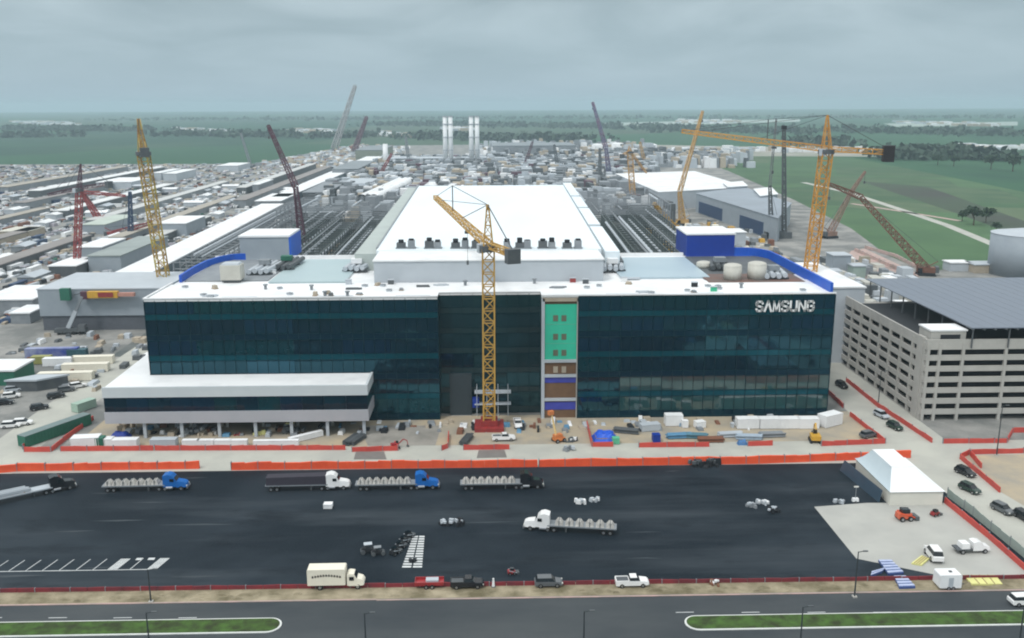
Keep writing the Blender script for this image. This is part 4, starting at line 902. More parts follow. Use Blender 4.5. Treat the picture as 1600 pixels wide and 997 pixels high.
def semi(label,loc,rz,m,trl='flat',n=7,L_=13.5,bed=None,group='semi trucks parked in the lot'):
    o=thing('semi_truck',label,'semi truck',loc,rz,group)
    # whole rig centred on 0; trailer rear at -10
    R_=-10.2; tractor(o,R_+L_-2.0,m)
    bed=bed or MGREY
    d=MB().box(R_,-1.25,1.25,R_+L_,1.25,1.5).box(R_,-.5,.9,R_+L_-1,.5,1.25); d.build('trailer_deck',bed,o)
    for s in (-1,1):
        for x in (R_+1.2,R_+2.5): wheel(o,x,s*.98,.5,.5)
    MB().box(R_+L_-3.8,-1,0.1,R_+L_-3.5,-.8,1.2).build('landing_leg',DGREY,o); MB().box(R_+L_-3.8,.8,0.1,R_+L_-3.5,1,1.2).build('landing_leg',DGREY,o)
    if trl=='tarp':
        taper_body(MB(),[(R_+.2,1.5,3.2,2.5,2.2),(R_+6,1.5,3.3,2.5,2.2),(R_+L_-.3,1.5,3.4,2.5,2.3)]).build('tarp_cover',mat('dark_purple_tarp',(.035,.03,.045),.6,scale=.8),o)
    return o,R_
def bundles(loc,rz,R_,L_,n,which,m,start=.8):
    c,s_=math.cos(rz),math.sin(rz)
    for i in range(n):
        x=R_+start+(L_-start*2-1)*i/(n-1)*.92+.4
        wx,wy=loc[0]+x*c,loc[1]+x*s_
        b=thing('load_bundle','%s pale bundle from the rear on '%['first','second','third','fourth','fifth','sixth','seventh'][i]+which,'load bundle',(wx,wy,loc[2]+1.5),rz,'bundles loaded on the '+which)
        taper_body(MB(),[(-.75,0,.12,2.2,2.0),(-.3,0,.85,2.25,1.5),(.3,0,.9,2.25,1.5),(.8,0,.15,2.2,2.0)]).build('wrapped_stack',m,b)
        MB().box(-.06,-1.14,.0,.06,1.14,.93).build('strap',DGREY,b)
BUN=mat('pale_wrapped_bundle',(.50,.49,.46),.6,c2=(.26,.25,.24),scale=1.5,amt=.8)
for lab,px,py,rz,m,n,tr,wh_ in (
  ('flatbed semi truck with bright blue cab, leftmost of the loaded rigs',237,765,.03,CARBL,7,'flat','leftmost flatbed with the blue cab'),
  ('semi truck with white cab and dark tarped trailer in the lot',490,764,.02,CARW,0,'tarp',None),
  ('flatbed semi truck with blue cab behind the white cabbed tarped rig',629,763,.015,CARBL,7,'flat','middle flatbed with the blue cab'),
  ('flatbed semi truck with black cab, rightmost of the row of rigs',792,762,.01,CARB,7,'flat','flatbed with the black cab'),
  ('white semi truck heading left with loaded flatbed in mid lot',882,829,math.pi-.16,CARW,6,'flat','white semi truck in the middle of the lot')):
    lo=at(px,py); o,R_=semi(lab,lo,rz,m,tr)
    if n: bundles(lo,rz,R_,13.5,n,wh_,BUN)
A0=Vector(G(-8,788)); A1=Vector(G(130,758)); rzq=math.atan2(A1.y-A0.y,A1.x-A0.x); cq=A0.lerp(A1,.42); lo=(cq.x,cq.y,.03)
o,R_=semi('dark semi truck turning in at the left with a grey drop deck',lo,rzq,CARB,'flat',L_=14,bed=LGREY)
dq=Vector((math.cos(rzq),math.sin(rzq))); pq=cq+dq*(-4.5)
ck=thing('steel_load','pale steel sections chained on the drop deck of the dark semi','steel load',(pq.x,pq.y,1.53),rzq); mb=MB(); [mb.box(-4.5+k*.1,-.95+k*.5,.18,4.2-k*.3,-.62+k*.5,.75+.12*(k%2)) for k in range(4)]; mb.build('sections',LGREY,ck); MB().box(-3,-1,0,-2.8,1,.18).box(2.8,-1,0,3,1,.18).build('bearer',WOOD,ck)
# box truck
lo=at(527,917); o=thing('box_truck','cream box truck with dark curved marking on its side, near lot edge','box truck',lo,.01)
taper_body(MB(),[(-4.9,1.0,3.75,2.45,2.4),(-4.8,.95,3.9,2.5,2.4),(1.5,.95,3.9,2.5,2.4),(1.65,1.0,3.75,2.45,2.4)]).build('cargo_box',CREAM,o)
MB().box(-4.6,-.45,.6,4.3,.45,.93).build('chassis',DGREY,o)
taper_body(MB(),[(1.9,.8,2.7,2.2,2.0),(2.3,.7,2.9,2.25,1.95),(3.1,.7,2.8,2.25,1.9),(3.6,.7,2.0,2.25,2.0),(4.5,.75,1.75,2.15,1.8),(4.8,.8,1.4,2.0,1.6)]).build('cab',CREAM,o)
MB().quad_box([(3.1,-.9,2.05),(3.62,-.95,2.05),(3.62,.95,2.05),(3.1,.9,2.05),(3.0,-.85,2.72),(3.22,-.85,2.7),(3.22,.85,2.7),(3.0,.85,2.72)]).build('windshield',WGLASS,o)
for s in (-1,1):
    MB().box(2.3,min(s*1.06,s*1.14),1.75,3.1,max(s*1.06,s*1.14),2.4).build('side_window',WGLASS,o); MB().box(4.7,s*.75-.18,1,4.86,s*.75+.18,1.25).build('headlight',LAMP,o)
    wheel(o,-2.8,s*.95,.48,.45); wheel(o,3.7,s*.95,.48,.3)
mk=MB(); rr=random.Random(2)
for i in range(11):
    x=-4.1+i*.47; z=2.35-.0+.28*math.sin(math.pi*i/10); mk.quad_box([(x,-1.262,z),(x+.34,-1.262,z+.02),(x+.34,-1.235,z+.02),(x,-1.235,z),(x+.03,-1.262,z+.42),(x+.3,-1.262,z+.38),(x+.3,-1.235,z+.38),(x+.03,-1.235,z+.42)])
mk.build('side_marking',mat('faded_black_letter',(.05,.045,.04),.6,scale=2),o)
for lab,px,py,rz,m,k in (('white pickup truck parked at the near edge of the lot',987,915,0.02,CARW,'pickup'),('black pickup truck right of the red trailer',730,917,.02,CARB,'pickup'),
  ('dark grey sport utility car left of the white pickup truck',857,915,.02,CARG,'suv'),('white pickup truck near the foot of the central crane',787,688,.05,CARW,'pickup'),
  ('white truck facing the camera right of the central crane',809,666,-1.5,CARW,'pickup'),('dark green car on the right road, nearest the sandy plot',1515,768,-1.2,mat('dark_green_paint',(.02,.045,.035),.3,scale=2),'suv'),
  ('black car farther up the right road beside the sandy plot fence',1508,742,-1.2,CARB,'suv'),('dark car on the east road beside the mesh fence',1566,800,-1.25,CARG,'suv'),('dark car entering the picture at the right edge of the east road',1600,812,-1.4,CARB,'suv'),
  ('dark green car on the right road below the garage corner',1398,670,-1.3,mat('dark_green_paint',(0,0,0)),'suv'),('silver green car on the right road below the garage',1377,652,-1.3,LGREY,'suv'),
  ('dark car at the far end of the right road beside the office',1315,605,-1.4,CARB,'suv'),('white car on the frontage road cut by the right frame edge',1599,944,.05,CARW,'suv'),
  ('dark car near the inner fence of the road corner wedge',1357,683,.4,CARG,'suv')):
    pickup(lab,at(px,py,.045),rz,m,k)
# red low trailer
lo=at(672,916); o=thing('flat_trailer','low red trailer with grey parts at the near edge of the lot','trailer',lo,.01)
MB().box(-2.6,-1.0,.6,2.4,1.0,.85).build('deck',CARR,o); MB().beam((2.4,0,.65),(3.6,0,.5),.16).build('drawbar',CARR,o); b=MB(); b.box(-2.6,-1.05,.85,2.4,-.95,1.25).box(-2.6,.95,.85,2.4,1.05,1.25).box(-2.6,-.95,.85,-2.5,.95,1.25); b.build('side_rail',CARR,o)
for s in (-1,1): wheel(o,-.6,s*1.1,.38,.24); wheel(o,.4,s*1.1,.38,.24)
MB().rbox(.4,.1,.85,2.2,1.2,.5).build('cargo',LGREY,o)
# white service truck with tank on the pad
lo=at(1518,862,.045); o=thing('service_truck','white service truck with dark bed on the concrete pad by the fence','service truck',lo,.05)
taper_body(MB(),[(-.3,.6,2.2,2.0,1.8),(.5,.6,2.35,2.05,1.75),(1.3,.6,2.2,2.05,1.75),(1.7,.6,1.5,2.0,1.8),(2.9,.6,1.25,1.9,1.6),(3.1,.7,1.0,1.8,1.4)]).build('cab',CARW,o)
MB().quad_box([(1.2,-.85,1.5),(1.72,-.85,1.5),(1.72,.85,1.5),(1.2,.85,1.5),(1.1,-.8,2.15),(1.33,-.8,2.15),(1.33,.8,2.15),(1.1,.8,2.15)]).build('windshield',WGLASS,o)
MB().box(-3.4,-1.05,.75,-.4,1.05,1.0).build('bed',DGREY,o); MB().rbox(-1.7,0,1.0,1.6,1.9,1.0,0,.9,.9).build('tool_box',CARW,o)
for s in (-1,1): wheel(o,-2.3,s*.95,.45,.3); wheel(o,2.0,s*.95,.45,.3)
lo=at(1458,872,.045); pickup('white van seen from its end on the concrete pad',lo,1.45,CARW,'suv','light vehicles on site').scale=(1.1,1.05,1.35)
# white tanker/box unit at lower right with its dark hatch
lo=at(1479,917); o=thing('site_trailer','white box trailer with small roof hatch beside the yellow mat','site trailer',lo,.0)
taper_body(MB(),[(-1.9,.5,2.7,2.6,2.5),(-1.75,.45,2.85,2.65,2.45),(1.75,.45,2.85,2.65,2.45),(1.9,.5,2.7,2.6,2.5)]).build('body',WHITE,o); MB().box(.1,-.25,2.85,.6,.25,3.0).build('roof_hatch',DGREY,o)
for s in (-1,1): wheel(o,-.3,s*1.25,.36,.2); wheel(o,.5,s*1.25,.36,.2)
MB().beam((1.9,0,.6),(3.0,0,.5),.14).build('drawbar',DGREY,o); MB().box(-.4,-1.34,.6,.4,-1.3,2.4).build('door',LGREY,o)
def mat_sheet(lab,px,h=.10):
    P=[Vector(G(*p)) for p in px]; o=thing('ground_mat',lab,'mat',(P[0].x,P[0].y,0.04),world=True)
    MB().prism([tuple(p) for p in P],.05,.05+h*3).build('board_stack',YELM,o); q=MB(); 
    for t in (.25,.5,.75): 
        a=P[0].lerp(P[1],t); b=P[3].lerp(P[2],t); q.beam((a.x,a.y,.05+h*3.1),(b.x,b.y,.05+h*3.1),.12)
    q.build('strap',WOOD,o)
mat_sheet('pale yellow stack of boards right of the white box trailer',[(1518,915),(1566,915),(1555,901),(1505,901)])
mat_sheet('small pale yellow stack of boards below the white van',[(1424,882),(1440,885),(1452,875),(1440,870)])
# blue and white panels lying by the pad corner
def panel(lab,pts,m,n=5):
    P=[Vector(G(*p)) for p in pts]; o=thing('panel_stack',lab,'panel stack',(P[0].x,P[0].y,.04),world=True,group='blue and white panels lying on the lot')
    MB().prism([tuple(p) for p in P],.05,.45).build('base_panel',mat('slate_blue',(.05,.09,.26),.6,scale=.8),o)
    for k in range(n):
        a=P[0].lerp(P[3],(k+.15)/n); b=P[1].lerp(P[2],(k+.15)/n); c=P[1].lerp(P[2],(k+.75)/n); d=P[0].lerp(P[3],(k+.75)/n)
        MB().prism([tuple(a),tuple(b),tuple(c),tuple(d)],.452,.56).build('sheet',m,o)
PB=mat('pale_blue_sheet',(.45,.50,.66),.5,scale=1.2,c2=(.25,.32,.55))
panel('long stack of pale blue panels at the pad corner',[(1372,878),(1392,878),(1412,898),(1388,900)],PB,5); panel('pale blue panels lying nearest the verge',[(1396,903),(1414,903),(1430,920),(1405,921)],PB,4); panel('small slate blue panel stack left of the long one',[(1360,903),(1378,896),(1384,890),(1362,896)],PB,2)
# machines on the lot
def machine(kind,lab,px,py,rz=0,m=DGREY,m2=None,group='machines and materials on the asphalt lot',s=1,z=.04):
    lo=at(px,py,z); o=thing(kind,lab,kind.replace('_',' '),lo,rz,group); o.scale=(s,s,s); m2=m2 or LGREY
    if kind=='road_roller':
        MB().tube((1.5,-1,.65),(1.5,1,.65),.65,n=16).build('drum',DGREY,o); MB().tube((-1.5,-1,.65),(-1.5,1,.65),.65,n=16).build('drum',DGREY,o)
        taper_body(MB(),[(-1.9,.8,1.6,1.5,1.3),(-.3,.8,1.7,1.6,1.4),(.2,.8,1.3,1.5,1.3),(1.8,.8,1.25,1.4,1.2)]).build('body',m,o); b=MB(); [b.box(x-.05,y-.05,1.3,x+.05,y+.05,2.6) for x in (-.9,.7) for y in (-.6,.6)]; b.build('canopy_post',DGREY,o); MB().box(-1.2,-.8,2.6,1.0,.8,2.75).build('canopy',m2,o)
    elif kind=='excavator':
        for q in (-1,1): MB().rbox(0,q*1.1,0,3.6,.55,.8,0,.82,1).build('track',BLACK,o)
        MB().rbox(-.4,0,.85,3,2.3,1.1).build('house',m,o); taper_body(MB(),[(.2,1.95,2.9,1.0,.9),(1.2,1.2,2.8,1.0,.9)]).build('operator_cab',WGLASS,o)
        MB().beam((1.0,-.5,1.6),(3.3,-.5,3.6),.35).beam((3.3,-.5,3.6),(4.8,-.5,2.7),.3).build('boom',m,o); MB().beam((4.8,-.5,2.7),(5.0,-.5,1.0),.26).build('stick',m,o); MB().rbox(5.0,-.5,.2,.9,1,.8,0,.6,1).build('bucket',DGREY,o)
    elif kind=='skid_loader':
        taper_body(MB(),[(-1.3,.4,1.3,1.4,1.3),(.9,.4,1.2,1.4,1.3)]).build('body',m,o); taper_body(MB(),[(-.7,1.25,2.0,1.1,1.0),(.6,1.2,1.9,1.1,1.0)]).build('operator_cab',WGLASS,o)
        for q in (-1,1): wheel(o,-.8,q*.8,.42,.3); wheel(o,.6,q*.8,.42,.3); MB().beam((-1.0,q*.65,1.4),(1.5,q*.65,.5),.16).build('lift_arm',m2,o)
        MB().box(1.4,-.85,.05,2.1,.85,.7).build('bucket',DGREY,o)
    elif kind=='equipment_pile':
        r=random.Random(px); mb=MB(); 
        for i in range(7): mb.rbox(r.uniform(-1.2,1.2),r.uniform(-.7,.7),0,r.uniform(.5,1.4),r.uniform(.3,.8),r.uniform(.3,1.1),r.uniform(0,3),.85,.85)
        mb.build('dark_parts',m,o); mb=MB()
        for i in range(4): mb.rbox(r.uniform(-1.2,1.2),r.uniform(-.6,.6),.5,r.uniform(.4,.9),r.uniform(.2,.5),r.uniform(.3,.7),r.uniform(0,3))
        mb.build('pale_parts',m2,o)
    elif kind=='light_tower':
        MB().rbox(0,0,.35,1.9,1.1,1.0,0,.9,.9).build('generator',m2,o); MB().beam((0,0,1.3),(0,0,5),.14).build('mast',m,o); MB().box(-.7,-.1,4.8,.7,.1,5.2).build('lamp_head',LAMP,o); [wheel(o,0,q*.6,.3,.18) for q in (-1,1)]
    elif kind=='boom_lift':
        taper_body(MB(),[(-1.4,.5,1.2,2,1.8),(1.4,.5,1.1,2,1.8)]).build('chassis',m,o); [wheel(o,x,q*1.05,.5,.35) for x in (-1,1) for q in (-1,1)]
        MB().rbox(-.3,0,1.2,2.2,1.3,.8).build('turret',m,o); MB().beam((-.8,0,1.8),(-1.6,1,7.5),.42,.3).build('boom',m2,o); MB().rbox(-1.7,1.1,7.0,1.4,.9,1.0).build('basket',m,o)
    return o
machine('equipment_pile','left of two dark machines grouped in mid lot',698,820,0,BLACK,LGREY); machine('equipment_pile','right of two dark machines grouped in mid lot',714,820,0,BLACK,LGREY,s=1.1)
machine('road_roller','left of two small rollers left of the hatched island',576,864,.2,BLACK,LGREY,s=.7); machine('road_roller','right of two small rollers left of the hatched island',591,867,.2,BLACK,MGREY,s=.6)
for i,(px,py,t) in enumerate(((617,866,'nearest'),(625,857,'second nearest'),(631,849,'third nearest'),(638,841,'farthest'))): machine('skid_loader','%s of four dark loaders in a slanting line by the hatched island'%t,px,py,1.0,BLACK,LGREY,s=.75)
machine('equipment_pile','dark lump of gear on the hatched island',645,877,0,BLACK,DGREY,s=.6)
machine('equipment_pile','scattered pale crates at the right of the lot, left part',1176,793,0,MGREY,LGREY,s=.9); machine('equipment_pile','scattered pale crates at the right of the lot, middle part',1192,788,0,LGREY,WHITE,s=.9); machine('equipment_pile','dark machine beside the scattered pale crates',1209,800,.4,BLACK,LGREY,s=1.0)
machine('equipment_pile','white crate cluster up and right of the white semi',905,786,.2,WHITE,LGREY,s=.9); machine('equipment_pile','low pale pallet row right of the white crate cluster',928,784,0,LGREY,WHITE,s=.8)
machine('equipment_pile','thin pale scrap by the tip of the concrete pad',1312,786,0,LGREY,MGREY,s=.7); machine('light_tower','white topped unit at the upper edge of the concrete pad',1336,785,0,MGREY,WHITE,s=.7)
machine('boom_lift','orange boom lift raised before the exposed brown bay',873,690,.5,mat('lift_orange',(.62,.20,.06),.5,scale=1),mat('lift_yellow',(.75,.55,.25),.5,scale=1)); machine('equipment_pile','white and grey compressor group right of the orange lift',894,690,0,DGREY,WHITE); machine('equipment_pile','grey site gear on the road edge below the orange lift',888,704,0,MGREY,LGREY)
machine('skid_loader','orange red loader on the concrete pad before the marquee',1413,812,.1,mat('loader_orange',(.66,.13,.06),.5,scale=1),ORANGE,s=1.25); machine('skid_loader','small brown red loader right of the orange one on the pad',1461,806,.4,CARR,RUST,s=.7)
machine('excavator','yellow and black loader standing before the right wing corner',1273,690,1.4,YEL,s=1.0); machine('excavator','small dark red machine on the fence beside the sandy patch',618,700,.3,CARR,s=.6)
machine('equipment_pile','row of dark machinery on the lot edge fence, left part',1085,728,0,BLACK,DGREY,s=1.3); machine('equipment_pile','row of dark machinery on the lot edge fence, right part',1112,728,0,BLACK,DGREY,s=1.5)
machine('equipment_pile','pink and white gear at the verge right of the white pickup',1115,914,0,RUST,WHITE,s=.8); machine('skid_loader','dark machine among the parts right of the hatched island',800,897,.2,CARR,LGREY,s=.6)
machine('road_roller','dark roller between the annex columns',455,676,0,DGREY,YELM); machine('equipment_pile','yellow green gear beneath the annex, near its middle',408,678,0,YELM,DGREY,s=1.1); machine('equipment_pile','tan lumber beneath the left end of the annex',200,672,0,TAN,WOOD,s=1.6)
machine('equipment_pile','dark crates beneath the annex left of the middle',300,678,0,DGREY,MGREY,s=1.3); machine('equipment_pile','red crate and gear beneath the annex right part',373,680,0,RED,DGREY,s=.7)
# traffic cone like white post
x,y,_=at(771,917); o=thing('marker_post','white marker post between the black pickup and the dark car','post',(x,y,.03)); MB().tube((0,0,0),(0,0,1.6),.28,.14,n=10).build('post',WHITE,o); MB().rbox(0,0,0,.7,.7,.12).build('foot',DGREY,o)
# ---------------------------------------------------------------- dumpsters, containers, tarps by the buildings
def container(lab,px,py,L_,W_,h,m,rz=0,lid=None,name='container',cat='container',group='containers in front of the office',z=.03,world=None):
    lo=at(px,py,z) if world is None else world; o=thing(name,lab,cat,lo,rz,group)
    pass
    rb=MB().box(-L_/2,-W_/2,.12,L_/2,W_/2,h-.1); n=max(3,int(L_/.9))
    for i in range(n+1):
        x=-L_/2+L_*i/n; rb.box(x-.05,-W_/2-.05,.1,x+.05,-W_/2-.001,h-.12).box(x-.05,W_/2+.001,.1,x+.05,W_/2+.05,h-.12)
    rb.build('body',m,o); MB().box(-L_/2-.06,-W_/2-.06,h-.1,L_/2+.06,W_/2+.06,h).build('top_rail',lid or m,o); MB().box(L_/2+.002,-W_/2+.15,.25,L_/2+.05,W_/2-.15,h-.25).build('door',m,o)
    return o
container('small white box standing alone in the upper left of the lot',513,794,1.7,1.4,1.1,WHITE,group='machines and materials on the asphalt lot')
container('white open dumpster in front of the left end of the annex',136,697,6.5,3,2.6,WHITE,.1); container('small green container beside the white dumpster',158,697,1.8,2.2,2.4,GREEN); container('small white container left of the blue tarp',170,696,2.2,2.2,2.0,WHITE)
container('white box container in front of the blue tarp',197,698,6,2.2,2.1,WHITE); container('pale grey container below the second annex column',257,697,6.2,2.2,2.0,LGREY)
for i,(px,t) in enumerate(((299,'first'),(322,'second'),(349,'third'),(374,'fourth'))): container('%s white block from the left in the wall under the annex'%t,px,697,4.0,1.3,1.7,WHITE,group='white blocks under the annex')
container('long white sloping block wall ending at the fifth annex column',432,697,11,1.2,1.6,WHITE,group='white blocks under the annex'); container('white diagonal block wall rising towards the annex columns',478,687,9,1.2,1.5,WHITE,.65,group='white blocks under the annex')
container('long dark green container inside the fence loop at left',88,680,19,2.8,3.0,GREEN,RAD(62),lid=mat('grey_green_lid',(.16,.22,.22),.6,scale=.5)); container('pale green tank skid beyond the long green container',132,640,6,2.5,2.5,mat('pale_green_paint',(.35,.48,.40),.5,scale=1),RAD(62))
container('bright white container behind the white box truck load at right wing',1052,664,4.5,2.4,3.0,WHITE); 
for i,(px,w_,t) in enumerate(((1167,5.6,'leftmost'),(1201,5.2,'second'),(1232,5.0,'third'),(1262,5.0,'fourth'))): container('%s white tarp wrapped container at the foot of the right wing'%t,px,668,w_,2.6,2.7,WHITE,group='white containers at the foot of the right wing')
container('white container at the right corner of the glass office',1296,664,6,3,3.2,WHITE,.5); container('low white tank box left of the bright container',1015,672,5,2.4,1.8,LGREY,.2); container('small white crate between container and tarp row',1093,668,2.5,1.8,1.8,WHITE,.3); container('slim white container left of the pipe bundles',1070,668,1.4,1.4,2.0,WHITE)
container('blue container stack in the left vehicle yard',83,558,17,2.6,3.2,mat('navy_blue_paint',(.03,.06,.30),.5,c2=(.35,.38,.50),scale=.12,amt=1),.03,group='long units in the left vehicle yard'); container('teal dark container right of the blue stack',122,558,6,2.6,2.8,mat('teal_dark',(.03,.10,.13),.5,scale=1),.03,group='long units in the left vehicle yard')
for lab,px,py,L_,m in (('upper white trailer beside the left road',146,568,13,CREAM),('middle cream trailer left of the left road',135,580,14,CREAM),('short white trailer above the cream row',92,571,9,WHITE),('long cream trailer, lowest of the row by the left road',104,594,16,CREAM),('olive bed trailer left of the white trailers',66,568,6,mat('olive_paint',(.30,.30,.10),.6,scale=1))):
    container(lab,px,py,L_,2.5,2.6,m,.06,group='long units in the left vehicle yard',name='cargo_trailer',cat='cargo trailer')
for lab,px,py,rz,m in (('white car in the left vehicle yard nearest the frame corner',18,668,.2,CARW),('second white car beside the corner one in the left vehicle yard',36,664,.2,CARW),('dark car beside the left road above the white cars',62,640,.5,CARB),('dark car higher along the left road',88,622,.6,CARB),('another dark car beside the long cream trailer',104,612,.5,CARG),('white car by the white canopy at left',18,622,.4,CARW),('second white car by the white canopy at left',22,612,.4,LGREY),('black car under the white canopy edge',8,632,.3,CARB),('white van beside the left road near the annex',122,606,.6,CARW),('dark car at the left road bend under the service block',142,590,.3,CARG)):
    pickup(lab,at(px,py,.04),rz,m,'suv',group='cars in the left vehicle yard')
def tarp(lab,px,py,w_,d_,h,m):
    x,y,_=at(px,py); o=thing('tarp_pile',lab,'tarp',(x,y,.02),group='blue tarp piles'); r=random.Random(px); v=[];f=[];n=9
    for i in range(n):
        for j in range(n):
            u,t=i/(n-1)-.5,j/(n-1)-.5; e=min(1,(0.5-max(abs(u),abs(t)))*5); v.append((u*w_,t*d_,h*e*(.75+.3*r.random())))
    for i in range(n-1):
        for j in range(n-1): f.append((i*n+j,(i+1)*n+j,(i+1)*n+j+1,i*n+j+1))
    mb=MB(); mb.v=v; mb.f=f; mb.m=[0]*len(f); mb.build('tarp_cover',m,o); MB().box(-w_*.4,-d_*.4,0,w_*.4,d_*.4,h*.5).build('crate',WOOD,o)
tarp('bright royal blue tarp over a pile before the right wing',945,686,6.2,5.5,2.0,mat('tarp_blue',(.01,.10,.62),.5,c2=(.01,.06,.45),scale=.8)); tarp('dark blue tarp under the left end of the annex',188,684,5,3,1.6,DBLUE)
tarp('small blue tarp beside the fence right of the pipe bundles',1160,694,2.6,1.8,1.2,mat('steel_blue',(.06,.18,.40),.5,scale=1))
container('green plastic bin at the corner of the tarp fence',962,693,1.6,1.6,1.6,mat('bin_green',(.12,.50,.30),.5,scale=1)); container('dark blue skip left of the pipe bundles',1025,690,1.8,1.8,2.0,DBLUE)
for i,(px,py,rz,t,m) in enumerate(((1060,684,.1,'blue pipe bundle before the bright white container',mat('pipe_blue',(.10,.26,.42),.5,scale=1)),(1085,684,-.15,'teal pipe bundle right of the blue one',mat('pipe_teal',(.08,.20,.26),.5,scale=1)),(978,676,-.3,'dark pipe bundle right of the royal blue tarp',DGREY),(1140,682,.1,'grey pipe bundle below the white tarp containers',LGREY),(1170,686,-.1,'pale blue pipe bundle below the white tarp containers',mat('pipe_pale',(.36,.44,.52),.5,scale=1)),(1205,682,.05,'long grey tube bundle near the yellow loader',MGREY),(728,690,1.3,'dark steel bundle lying left of the central crane',DGREY),(549,690,1.2,'left of two dark ramps right of the annex',DGREY),(557,690,1.2,'right of two dark ramps right of the annex',DGREY),(1110,690,.0,'brown crate bundle at the end of the blue pipes',RUST))):
    x,y,_=at(px,py); o=thing('pipe_bundle',t,'pipe bundle',(x,y,.02),rz,group='bundles lying before the office')
    mb=MB(); r=random.Random(i)
    for a in range(4):
        for b in range(3): mb.tube((-3+r.uniform(-.4,.2),-.9+a*.5+(b%2)*.2,.28+b*.38),(3+r.uniform(-.2,.5),-.9+a*.5+(b%2)*.2,.28+b*.38),.2,n=8)
    mb.build('pipes',m,o); MB().box(-1.8,-1.1,0,-1.6,1.1,.08).box(1.6,-1.1,0,1.8,1.1,.08).build('bearer',WOOD,o)
# crane foot clutter and machine ramps
pl=thing('steel_plate_ramp','grey steel road plates across the service road left of centre','road plate',(*G(577,712),.03),world=True); MB().prism(gp([(553,718),(604,718),(600,706),(556,706)]),.03,.10).build('plate',mat('grey_steel_plate',(.19,.18,.17),.6,scale=.5),pl)
pl=thing('steel_plate_ramp','grey steel road plates across the service road below the central crane','road plate',(*G(768,712),.03),world=True); MB().prism(gp([(745,716),(792,715),(788,703),(748,704)]),.03,.10).build('plate',mat('grey_steel_plate',(.19,.18,.17)),pl)
# ---------------------------------------------------------------- marquee
mx0,my0=G(1390,790); mx1,_=G(1473,790); my1=G(1352,736)[1]
mq=thing('marquee','white peaked marquee tent at the corner of the asphalt lot','marquee',((mx0+mx1)/2,my0,.03),world=True)
TENT=mat('white_tent_fabric',(.82,.84,.85),.6,scale=.3,amt=.3); TSH=mat('shaded_tent_fabric',(.46,.54,.58),.6,c2=(.38,.46,.51),scale=.3)  # left slope: shade put into a greyer copy of the white fabric
cxm=(mx0+mx1)/2; mb=MB(); e=3.1
MB().box(mx0,my0,.03,mx1,my0+.12,e).box(mx0,my0+.12,.03,mx0+.12,my1,e).box(mx1-.12,my0+.12,.03,mx1,my1,e).box(mx0+.12,my1-.12,.03,mx1-.12,my1,e).build('side_wall',mat('cream_tent_wall',(.70,.69,.62),.6,scale=.3,amt=.3),mq)
b=len(mb.v); pk=my0+6.5; 
def curved_roof(xa,xb,ya,yb,z0,z1,top):
    n=8; v=[]; 
    for i in range(n+1):
        t=i/n; zz_=z0+(z1-z0)*t**1.7; s=t
        ax=xa+(top[0]-xa)*s; bx=xb+(top[1]-xb)*s; ay=ya+(top[2]-ya)*s; by_=yb+(top[3]-yb)*s
        v.append([(ax,ay,zz_),(bx,ay,zz_),(bx,by_,zz_),(ax,by_,zz_)])
    return v
ring=curved_roof(mx0-.3,mx1+.3,my0-.3,my1+.2,e,5.6,(cxm-2.6,cxm+2.3,my0+7.0,my1-1.2))
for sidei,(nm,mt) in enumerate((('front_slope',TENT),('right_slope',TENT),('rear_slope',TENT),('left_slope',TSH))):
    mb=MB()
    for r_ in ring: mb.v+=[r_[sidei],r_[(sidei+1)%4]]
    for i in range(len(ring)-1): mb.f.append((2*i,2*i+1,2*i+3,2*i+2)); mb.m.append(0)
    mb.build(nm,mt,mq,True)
mb=MB(); t_=ring[-1]; mb.quad_box([*t_,*[(p[0],p[1],p[2]+.15) for p in t_]]); mb.build('ridge_cap',TENT,mq)
for lab,dx in (('dark blue panel standing in for shading along the left side of the marquee',-3.0),):
    o=thing('shading_panel',lab,'shading panel',(mx0+dx,my0,.03),world=True); mb=MB(); 
    mb.quad_box([(mx0-1.7,my0+1.5,.05),(mx0-1.6,my0+1.5,.05),(mx0-3.3,my1+.5,.05),(mx0-3.4,my1+.5,.05),(mx0-1.0,my0+1.8,2.6),(mx0-.9,my0+1.8,2.6),(mx0-2.5,my1+.3,2.6),(mx0-2.6,my1+.3,2.6)]); mb.build('panel',mat('shading_blue',(.04,.075,.11),.4,scale=.6),o)  # dark panel added for the shading along the marquee's left side
# ---------------------------------------------------------------- light poles
def pole(lab,pb,pt,arm=1,rz=0,y=None):
    b=G(*pb) if y is None else None
    x,yy=b; hgt=V(pt[0],pt[1],yy)[1]; o=thing('street_lamp',lab,'street lamp',(x,yy,0),rz,group='thin dark light poles')
    MB().tube((0,0,0),(0,0,hgt),.15,.09,n=8).build('pole',mat('dark_pole',(.035,.045,.05),.6,scale=1),o); MB().rbox(0,0,0,.7,.7,.25).build('base',CONC,o)
    MB().beam((0,0,hgt-.1),(arm*1.1,0,hgt+.1),.1).build('arm',mat('dark_pole',(0,0,0)),o); MB().box(min(arm*.8,arm*1.6),-.15,hgt+.02,max(arm*.8,arm*1.6),.15,hgt+.16).build('lamp_head',DGREY,o)
pole('thin light pole on the verge at the end of the painted stalls',(236,941),(233,890)); pole('thin light pole in the near left median',(234,1012),(229,957)); pole('thin light pole at the bottom edge left of centre',(572,1016),(571,958)); pole('thin light pole at the bottom edge right of centre',(912,1016),(912,955))
pole('thin light pole in the near right median',(1250,1012),(1254,948)); pole('thin light pole on the verge by the pad corner',(1335,933),(1342,862)); pole('tall light pole by the fence in front of the garage',(1557,712),(1562,634)); pole('light pole on the fence at the foot of the garage',(1372,634),(1373,580)); pole('thin light pole at the bottom right corner',(1592,1010),(1597,950))

